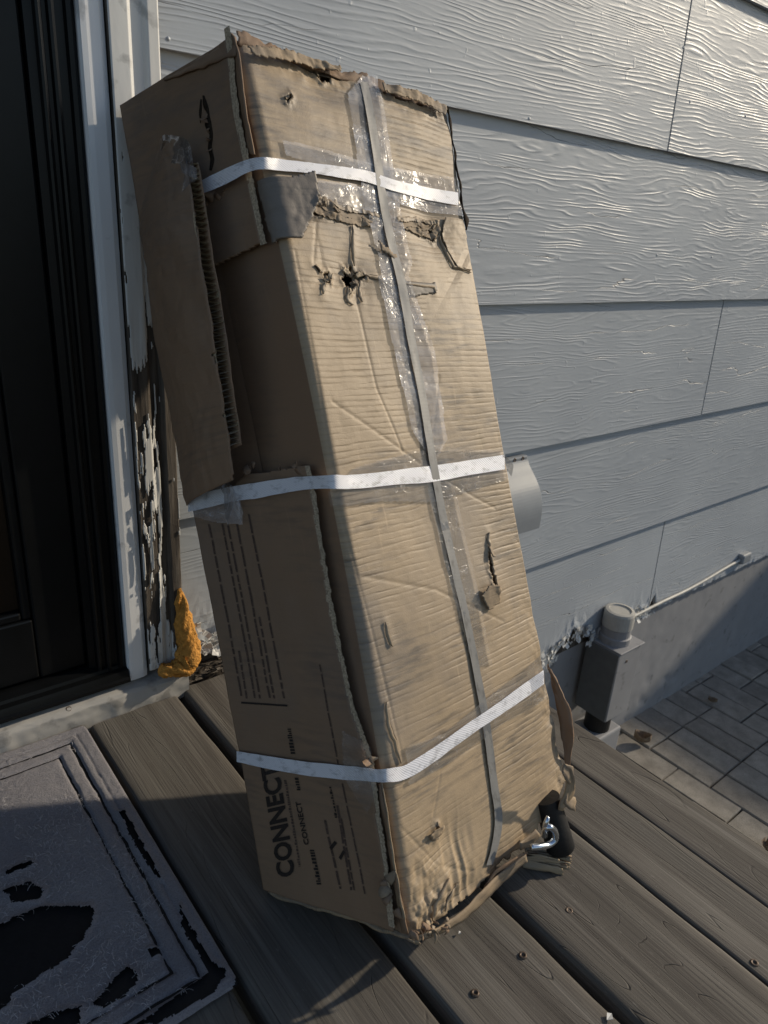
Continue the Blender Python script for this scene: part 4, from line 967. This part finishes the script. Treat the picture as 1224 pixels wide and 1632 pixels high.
# ---- crushed bottom: flaps, shreds
def F3(px, py, off=0.0):
    u, v = FU(px, py, off); return Qf(np.array(u), np.array(v)) + NF * off
ribbon('bottom_flap', [F3(x, y, o) for x, y, o in ((660, 1494, .003), (700, 1478, .004), (735, 1452, .003), (770, 1418, .002), (800, 1390, 0), (838, 1362, .004))],
       [F3(x, y, o) for x, y, o in ((652, 1500, -.004), (704, 1488, -.003), (745, 1462, -.004), (778, 1430, -.006), (812, 1396, -.006), (842, 1372, -.003))], MT['card_raw'], cbox, 10, 3, .0014, .0014, 21)
ribbon('bottom_flap', [at(x, y, 1, c) for x, y, c in ((772, 1416, -.60), (790, 1388, -.60), (815, 1370, -.602), (840, 1358, -.604))],
       [at(x, y, 2, .004) for x, y in ((776, 1422), (800, 1404), (822, 1388), (838, 1366))], MT['card_side_shade'], cbox, 8, 4, .0016, .002, 22)
g = np.random.RandomState(12)
for i in range(26):
    x = g.uniform(648, 712); y = np.interp(x, [640, 655, 712], [1492, 1500, 1478]) - abs(g.normal(0, 10)); c = F3(x, y, g.uniform(0, .006))
    d1 = nrm(g.normal(size=3) + np.array([.3, -.3, -.6])) * g.uniform(.005, .013); d2 = nrm(np.cross(d1, NF + g.normal(size=3) * .4)) * g.uniform(.001, .0032)
    e = c + d1; e[2] = max(e[2], .004)
    ribbon('torn_fibre', [c - d2, c + d1 * .5 - d2 + NF * .003, e - d2 * .4], [c + d2, c + d1 * .5 + d2 + NF * .002, e + d2 * .4], MT[('card_raw', 'card', 'card_side_shade')[g.randint(3)]], cbox, 3, 2, .0005, .0007, 200 + i)
# crumpled ledge of layers below the hook
for i in range(14):
    a = at(838 + g.uniform(-8, 6), 1350 + i * 1.4 + g.uniform(-2, 4), 2, .024 - .001 * i); b = at(906 + g.uniform(-16, 6), 1360 + i * 1.6 + g.uniform(-4, 5), 2, .022 - .001 * i)
    m_ = (a + b) / 2 + np.array([0, -.003, .003]) * g.normal(); d2 = np.array([.05, -.25, -.75]) * g.uniform(.005, .009) + g.normal(size=3) * .0015
    lift = np.zeros(3)
    ribbon('crushed_layer', [a + lift, m_ + lift, b + lift], [a + d2 + lift, m_ + d2 + lift, b + d2 + lift], MT[('card_raw', 'card', 'card_side_shade')[i % 3]], cbox, 8, 4, .0009, .0022, 300 + i)
# right-hand bulging side flap and shreds above the hook
sfA = [at(x, y, 1, c) for x, y, c in ((872, 1060, -.500), (880, 1090, -.508), (889, 1130, -.525), (896, 1180, -.545), (900, 1215, -.556))]
sfB = [at(x, y, 0, a[0] + .004) for (x, y), a in zip(((877, 1066), (893, 1098), (909, 1135), (914, 1178), (908, 1225)), sfA)]
ribbon('side_flap', sfA, sfB, MT['card_in'], cbox, 8, 5, .002, .0028, 31)
for i, (P, Q2) in enumerate((([(898, 1215), (903, 1250), (890, 1290)], [(914, 1222), (916, 1260), (898, 1292)]), ([(902, 1262), (912, 1268), (918, 1272)], [(900, 1282), (909, 1290), (916, 1292)]),
        ([(900, 1218), (908, 1222), (912, 1236)], [(896, 1234), (902, 1244), (908, 1250)]), ([(855, 1322), (840, 1335), (826, 1342)], [(862, 1334), (846, 1347), (830, 1356)]))):
    ribbon('torn_fibre', [at(x, y, 1, -.592) for x, y in P], [at(x, y, 1, -.596) for x, y in Q2], MT['card_raw'], cbox, 6, 3, .0016, .0022, 400 + i)

# ---- straps
def FP(px, py, off=.004): u, v = FU(px, py, off); return Fpos(np.array(u * WD), np.array(v * HT), off)
def strap(name, front, left, mat, off=.0045, thick=0, seed=0, m=4):
    A = [FP(x, y0, off) for x, y0, y1 in front]; B = [FP(x, y1, off) for x, y0, y1 in front]
    for x, y0, y1, o in left: A.append(L3(x, y0, o)); B.append(L3(x, y1, o))
    return ribbon(name, A, B, MT[mat], cbox, 10, m, thick, .0005, seed)
strap('white_strap', [(732, 306, 326), (690, 297, 316), (630, 285, 303), (590, 272, 290), (540, 265, 283), (490, 259, 276), (446, 254, 272)], [(420, 250, 270, .008), (396, 254, 274, .013), (370, 264, 288, .016), (340, 278, 302, .016), (312, 292, 312, .016)], 'strap', .0042, seed=1)
strap('white_strap', [(804, 725, 748), (750, 733, 757), (690, 742, 768), (640, 748, 772), (590, 754, 777), (556, 757, 779)], [(530, 757, 779, .007), (490, 759, 780, .009), (450, 763, 786, .009), (410, 769, 794, .0095), (368, 776, 800, .010), (320, 786, 812, .010), (300, 792, 816, .008)], 'strap', .0038, seed=2)
strap('white_strap', [(870, 1068, 1090), (830, 1092, 1116), (790, 1120, 1142), (745, 1150, 1172), (700, 1182, 1206), (664, 1206, 1231), (640, 1220, 1243)], [(616, 1225, 1247, .008), (600, 1226, 1247, .009), (585, 1224, 1245, .009), (545, 1220, 1242, .0085), (480, 1213, 1235, .0085), (420, 1204, 1224, .0085), (377, 1197, 1214, .008)], 'strap', .0038, seed=3)
gp_ = [(583, 128), (592, 190), (603, 255), (614, 320), (627, 390), (641, 455), (656, 540), (672, 620), (690, 730), (706, 820), (722, 905), (741, 1000), (757, 1080), (771, 1150), (784, 1230), (795, 1300), (792, 1345), (785, 1380)]
ribbon('grey_strap', [FP(x - 6.2, y, .0043 if y < 780 else .0026) for x, y in gp_], [FP(x + 6.2, y, .0043 if y < 780 else .0026) for x, y in gp_], MT['gstrap'], cbox, 10, 4, 0, .0004, 5)

# ---- tape
def tape(P, seed, off=.0035, mat='tape', n=(60, 60), jit=.0005): return fpatch('clear_tape', P, MT[mat], off - .0012, None, n, 0, .0003, jit, seed)
tape([(552, 150), (578, 120), (600, 122), (628, 280), (655, 420), (640, 470), (612, 470), (600, 400), (575, 300)], 41, .0035, 'tapew', (40, 160))
tape([(600, 440), (648, 440), (690, 560), (712, 700), (690, 740), (655, 690), (622, 540)], 42, .0036, 'tapew', (40, 140))
tape([(672, 740), (714, 730), (735, 830), (758, 950), (778, 1060), (745, 1060), (715, 950), (690, 830)], 43, .0034, 'tape', (40, 150))
tape([(448, 226), (500, 236), (590, 262), (724, 284), (738, 346), (640, 326), (588, 292), (452, 250)], 44, .0038, 'tapew', (120, 50))
tape([(492, 288), (560, 294), (612, 310), (612, 345), (560, 335), (500, 312)], 45, .0034, 'tapew', (60, 30))
tape([(562, 746), (650, 722), (690, 716), (800, 718), (808, 764), (690, 800), (600, 800), (536, 806), (530, 785)], 46, .0038, 'tape', (120, 50))
tape([(640, 1190), (700, 1168), (778, 1105), (868, 1040), (878, 1080), (872, 1112), (800, 1150), (720, 1210), (648, 1250)], 47, .0040, 'tape', (100, 80))
def ltape(P, off, seed, mat='tapew', par=cbox):
    P = [LU(x, y, off) for x, y in P]; A = np.array(P); lo, hi = A.min(0), A.max(0)
    return sheet('clear_tape', lambda s, v: Lpos(s, v, off + .0022 * sn(s * 16, v * 70, 3, seed)), np.linspace(lo[0], hi[0], 40), np.linspace(lo[1], hi[1], 40), lambda s, v: inpoly(s + .01 * sn(s * 30, v * 100, 3, seed), v, P), MT[mat], par, uvf=uvl, flip=True)
ltape([(298, 792), (350, 772), (384, 790), (388, 836), (340, 832), (304, 822)], .0125, 51)
ltape([(545, 1165), (590, 1190), (600, 1260), (585, 1300), (550, 1240)], .0105, 52, 'tape')
ribbon('clear_tape', [L3(x, y, o) for x, y, o in ((352, 776, .016), (362, 760, .022), (368, 778, .024), (366, 800, .020))], [L3(x, y, o) for x, y, o in ((362, 836, .014), (376, 800, .020), (384, 812, .022), (386, 836, .018))], MT['tapew'], cbox, 8, 5, 0, .003, 53)
ribbon('clear_tape', [L3(x, y, o) for x, y, o in ((258, 218, .02), (280, 216, .032), (300, 224, .040), (308, 250, .044), (312, 285, .046))], [L3(x, y, o) for x, y, o in ((262, 300, .026), (268, 262, .034), (284, 262, .044), (292, 276, .046), (290, 304, .048))], MT['tape'], cbox, 8, 6, 0, .002, 54)
ribbon('clear_tape', [L3(x, y, o) for x, y, o in ((288, 258, .046), (300, 262, .047), (314, 268, .046))], [L3(x, y, o) for x, y, o in ((290, 276, .047), (301, 280, .048), (314, 286, .047))], MT['tapew'], cbox, 6, 4, 0, .001, 55)
ribbon('clear_tape', [L3(x, y, o) for x, y, o in ((262, 258, .030), (248, 290, .024), (226, 336, .014))], [L3(x, y, o) for x, y, o in ((266, 264, .030), (254, 300, .024), (224, 370, .014))], MT['tape'], cbox, 6, 4, 0, .001, 56)
ribbon('clear_tape', [at(x, y, 1, -.40) for x, y in ((800, 722), (808, 730), (818, 742))], [at(x, y, 1, -.40) for x, y in ((804, 750), (811, 752), (816, 760))], MT['tapew'], cbox, 6, 4, 0, .002, 57)

# ---- print on the left side
def ldash(P, wpx, mat, words=True, seed=0, name='printed_line', short=False):
    g = np.random.RandomState(seed); A = np.array([LU(*q) for q in P]); B = np.array([LU(q[0] + wpx, q[1]) for q in P])
    L = np.concatenate([[0], np.cumsum(np.linalg.norm(np.diff(A * np.array([DP, HT]), axis=0), axis=1))]); V = []; F = []; t = 0
    while t < L[-1]:
        e = min(L[-1], t + (g.uniform(.0012, .0030) if short else g.uniform(.006, .022))); 
        n = max(2, int((e - t) / .004)); inset = g.choice([0., 0., .25, .45]) if short else 0.
        rows_ = []
        for q in np.linspace(t, e, n):
            a = np.array([np.interp(q, L, A[:, i]) for i in (0, 1)]); b = np.array([np.interp(q, L, B[:, i]) for i in (0, 1)])
            a = a + (b - a) * inset
            for z in (a, b): V.append(Lpos(np.array(z[0]), np.array(z[1]), .0059 + .0005 + float(ldef(z[0], z[1], 9)) + .0025 * math.exp(-(z[0] / .10) ** 2)))
        b0 = len(V) - 2 * n
        for i in range(n - 1): F.append((b0 + 2 * i, b0 + 2 * i + 1, b0 + 2 * i + 3, b0 + 2 * i + 2))
        t = e + (g.uniform(.0007, .0012) if short else g.uniform(.001, .003))
    return mesh(name, V, F, mat, cbox)
for i, (P, wp, mt) in enumerate((
    ([(340, 834), (368, 985), (391, 1109)], 3, 'inkfaint'), ([(386, 1035), (399, 1110)], 3, 'inkfaint'), ([(361, 833), (388, 980), (412, 1110)], 3, 'inkfaint'), ([(370, 836), (397, 982), (420, 1110)], 3, 'inkfaint'),
    ([(384, 834), (412, 985), (436, 1110)], 3, 'inkfaint'), ([(419, 981), (443, 1110)], 3, 'inkfaint'), ([(402, 818), (424, 927), (458, 1110)], 3, 'inkfaint'),
    ([(515, 1056), (545, 1218)], 2.4, 'inkfaint'), ([(551, 1244), (586, 1420)], 2.4, 'inkfaint'), ([(463, 1158), (470, 1200)], 7, 'ink'), ([(475, 1236), (479, 1256)], 6, 'ink'), ([(500, 1350), (511, 1405)], 7, 'ink'),
    ([(530, 1250), (540, 1299)], 4, 'ink'), ([(542, 1279), (564, 1414)], 3.5, 'inkfaint'), ([(522, 1303), (547, 1412)], 3.5, 'inkfaint'), ([(549, 1300), (569, 1414)], 2.5, 'inkfaint'), ([(458, 1240), (482, 1376)], 4, 'inkfaint'))):
    ldash(P, wp, MT[mt], True, i, 'printed_line', wp > 3.8)
ldash([(392, 1116), (465, 1121)], 0.01, MT['ink'], False, 77) if False else None
def lquad(P, mat, name='printed_line'):
    V = []
    for q in P: s_, v_ = LU(*q); V.append(Lpos(np.array(s_), np.array(v_), .0066 + float(ldef(s_, v_, 9)) + .0025 * math.exp(-(s_ / .10) ** 2)))
    return mesh(name, V, [tuple(range(len(V)))], mat, cbox)
lquad([(392, 1115), (465, 1120), (465, 1123), (392, 1118)], MT['ink'])
lquad([(531, 1346), (540, 1335), (544, 1339), (535, 1350)], MT['ink']); lquad([(546, 1362), (553, 1350), (557, 1353), (550, 1366)], MT['ink'])
def ltext(txt, p0, p1, cap_px, mat, bold=.0, shear=.2, name='printed_word'):
    """lettering on the side panel: p0 start of baseline, p1 end of baseline, cap height given by photo point above p0"""
    cu = bpy.data.curves.new('lettering', 'FONT'); cu.body = txt; cu.offset = bold; cu.shear = shear; cu.resolution_u = 3
    to = bpy.data.objects.new('lettering', cu); COL.objects.link(to); bpy.context.view_layer.update()
    me = bpy.data.meshes.new_from_object(to.evaluated_get(bpy.context.evaluated_depsgraph_get())); bpy.data.objects.remove(to)
    co = np.zeros(len(me.vertices) * 3); me.vertices.foreach_get('co', co); co = co.reshape(-1, 3)
    x0, x1, y0, y1 = co[:, 0].min(), co[:, 0].max(), co[:, 1].min(), co[:, 1].max()
    A = np.array(LU(*p0)); B = np.array(LU(*p1)); C = np.array(LU(*cap_px)) - A
    X = (co[:, 0] - x0) / (x1 - x0); Y = (co[:, 1] - y0) / (y1 - y0)
    sv = A + (B - A) * X[:, None] + C * Y[:, None]
    P = Ql(sv[:, 0], sv[:, 1]) + NL * (.0066 + ldef(sv[:, 0], sv[:, 1], 9) + .0025 * np.exp(-(sv[:, 0] / .10) ** 2))[:, None]
    me.vertices.foreach_set('co', P.astype(np.float32).ravel()); me.materials.clear(); me.materials.append(mat); me.update()
    return link(name, me, None, cbox)
ltext('CONNECT', (478, 1388), (449, 1208), (450, 1396), MT['ink'], .035, .12)
ltext('CONNECT', (499, 1341), (485, 1272), (491, 1343), MT['ink'], .02, .1)

# ---- contents showing at the torn corner
foot = empty('rubber_foot'); tag(foot, 'black rubber foot sticking out of the torn lower corner of the box', 'foot')
c0 = at(886, 1324, 1, -.590); c0[2] = max(c0[2], .0265)
ax_ = nrm(np.array([-.15, .42, 1.0])); Vx = nrm(np.cross(ax_, np.array([0, 1., 0]))); Vy = np.cross(ax_, Vx)
V = []; F = []; n = 28; pf = [(.001, -.026), (.0145, -.026), (.0172, -.0225), (.0165, .005), (.016, .02), (.0155, .045), (.001, .046)]
for r, h in pf:
    for k_ in range(n): a = 2 * math.pi * k_ / n; V.append(c0 + ax_ * h + Vx * r * math.cos(a) + Vy * r * math.sin(a))
for i in range(len(pf) - 1):
    for k_ in range(n): F.append((i * n + k_, i * n + (k_ + 1) % n, (i + 1) * n + (k_ + 1) % n, (i + 1) * n + k_))
F.append(tuple(range(n))[::-1]); F.append(tuple(range((len(pf) - 1) * n, len(pf) * n)))
mesh('rubber_block', V, F, MT['blackrub'], foot, smooth=True).modifiers.new('e', 'EDGE_SPLIT').split_angle = RAD(50)
hk = [at(x, y, 1, c) for x, y, c in ((846, 1350, -.606), (860, 1349, -.610), (875, 1346, -.612), (885, 1337, -.613), (884, 1325, -.612), (876, 1318, -.610), (869, 1322, -.606), (868, 1332, -.600))]
hook = tube('steel_hook', [tuple(q) for q in crom(hk, 6)], .0036, MT['steel'], None, 12)
tag(hook, 'bent shiny steel hook poking from the torn lower corner of the box', 'hook')
sp = [at(x, y, 1, c) for x, y, c in ((873, 1302, -.606), (870, 1313, -.606), (868, 1324, -.604))]
tag(tube('steel_spike', [tuple(q) for q in sp], [.0022, .0034, .0036], MT['steel'], None, 10), 'short pointed steel pin above the hook in the torn corner', 'pin')

# ================================================================== LITTER
def leaf(loc, size, rot, curlk, seed, label):
    g = np.random.RandomState(seed); P = []
    U = np.linspace(-1, 1, 9); Vv = np.linspace(0, 1, 13)
    def fn(u, v):
        wdt = size * .38 * np.sin(np.clip(v * .94 + .03, 0, 1) * np.pi) ** .8 * (1 + .15 * sn(v * 14, u * 2, 2, seed))
        x = u * wdt; y = (v - .5) * size; z = .002 + curlk * size * (u * u * .55 + (v - .5) ** 2 * .7) + .03 * size * sn(u * 3, v * 5, 2, seed)
        c, s_ = math.cos(rot), math.sin(rot)
        return np.stack([loc[0] + x * c - y * s_, loc[1] + x * s_ + y * c, loc[2] + z], -1)
    o = sheet('dry_leaf', fn, U, Vv, None, MT['leaf']); solid(o, .0004, 0)
    return tag(o, label, 'leaf', 'dry leaves on the ground')
p = at(1022, 1182, 2, -.755); leaf((p[0], p[1], -.757), .05, .5, 1.0, 3, 'curled brown leaf on the pavers by the foundation')
p = at(1222, 1352, 2, -.755); leaf((p[0], p[1], -.757), .04, 2.2, .7, 6, 'pale dry leaf on the pavers beyond the outer deck edge')
p = at(1135, 1118, 2, -.755); leaf((p[0], p[1], -.757), .03, .3, .7, 8, 'tiny leaf scrap in a paver joint near the foundation')
g = np.random.RandomState(4); dV = []; dF = []
for k_ in range(90):
    x = g.uniform(.385, .52); y = g.uniform(-.034, -.014); s_ = g.uniform(.002, .008); z = .004 + g.uniform(0, .014) if y > -.03 else .004; b = len(dV); a = g.uniform(0, 3)
    for q in ((-1, -.4, 0), (1, -.5, .3), (.9, .5, 0), (-.8, .4, .4)): dV.append((x + s_ * (q[0] * math.cos(a) - q[1] * math.sin(a)), y + s_ * (q[0] * math.sin(a) + q[1] * math.cos(a)) * .6, z + s_ * q[2] * g.uniform(-1, 1)))
    dF.append((b, b + 1, b + 2, b + 3))
tag(mesh('rot_debris', dV, dF, MT['rot']), 'dark crumbs of rotten wood along the wall at the deck end', None, None, 'stuff')
box('ledger_board', (.3855, .84, -.012, .0, -.2, .012), MT['rot'], house)
for i, (x, y, s_) in enumerate(((733, 1487, .0022), (972, 1621, .005))):
    q = at(x, y, 2, .002); o = mesh('paint_flake', [(q[0] - s_, q[1], .002), (q[0], q[1] - s_ * .7, .0035), (q[0] + s_ * .9, q[1] + s_ * .2, .002), (q[0] + .1 * s_, q[1] + s_ * .8, .003)], [(0, 1, 2, 3)], MT['chip']); solid(o, .0006, 0)
    tag(o, ('tiny white flake on the deck beside the crushed box corner', 'small pale flake on the near deck board at the photo bottom')[i], 'paint flake', 'paint flakes on the deck')
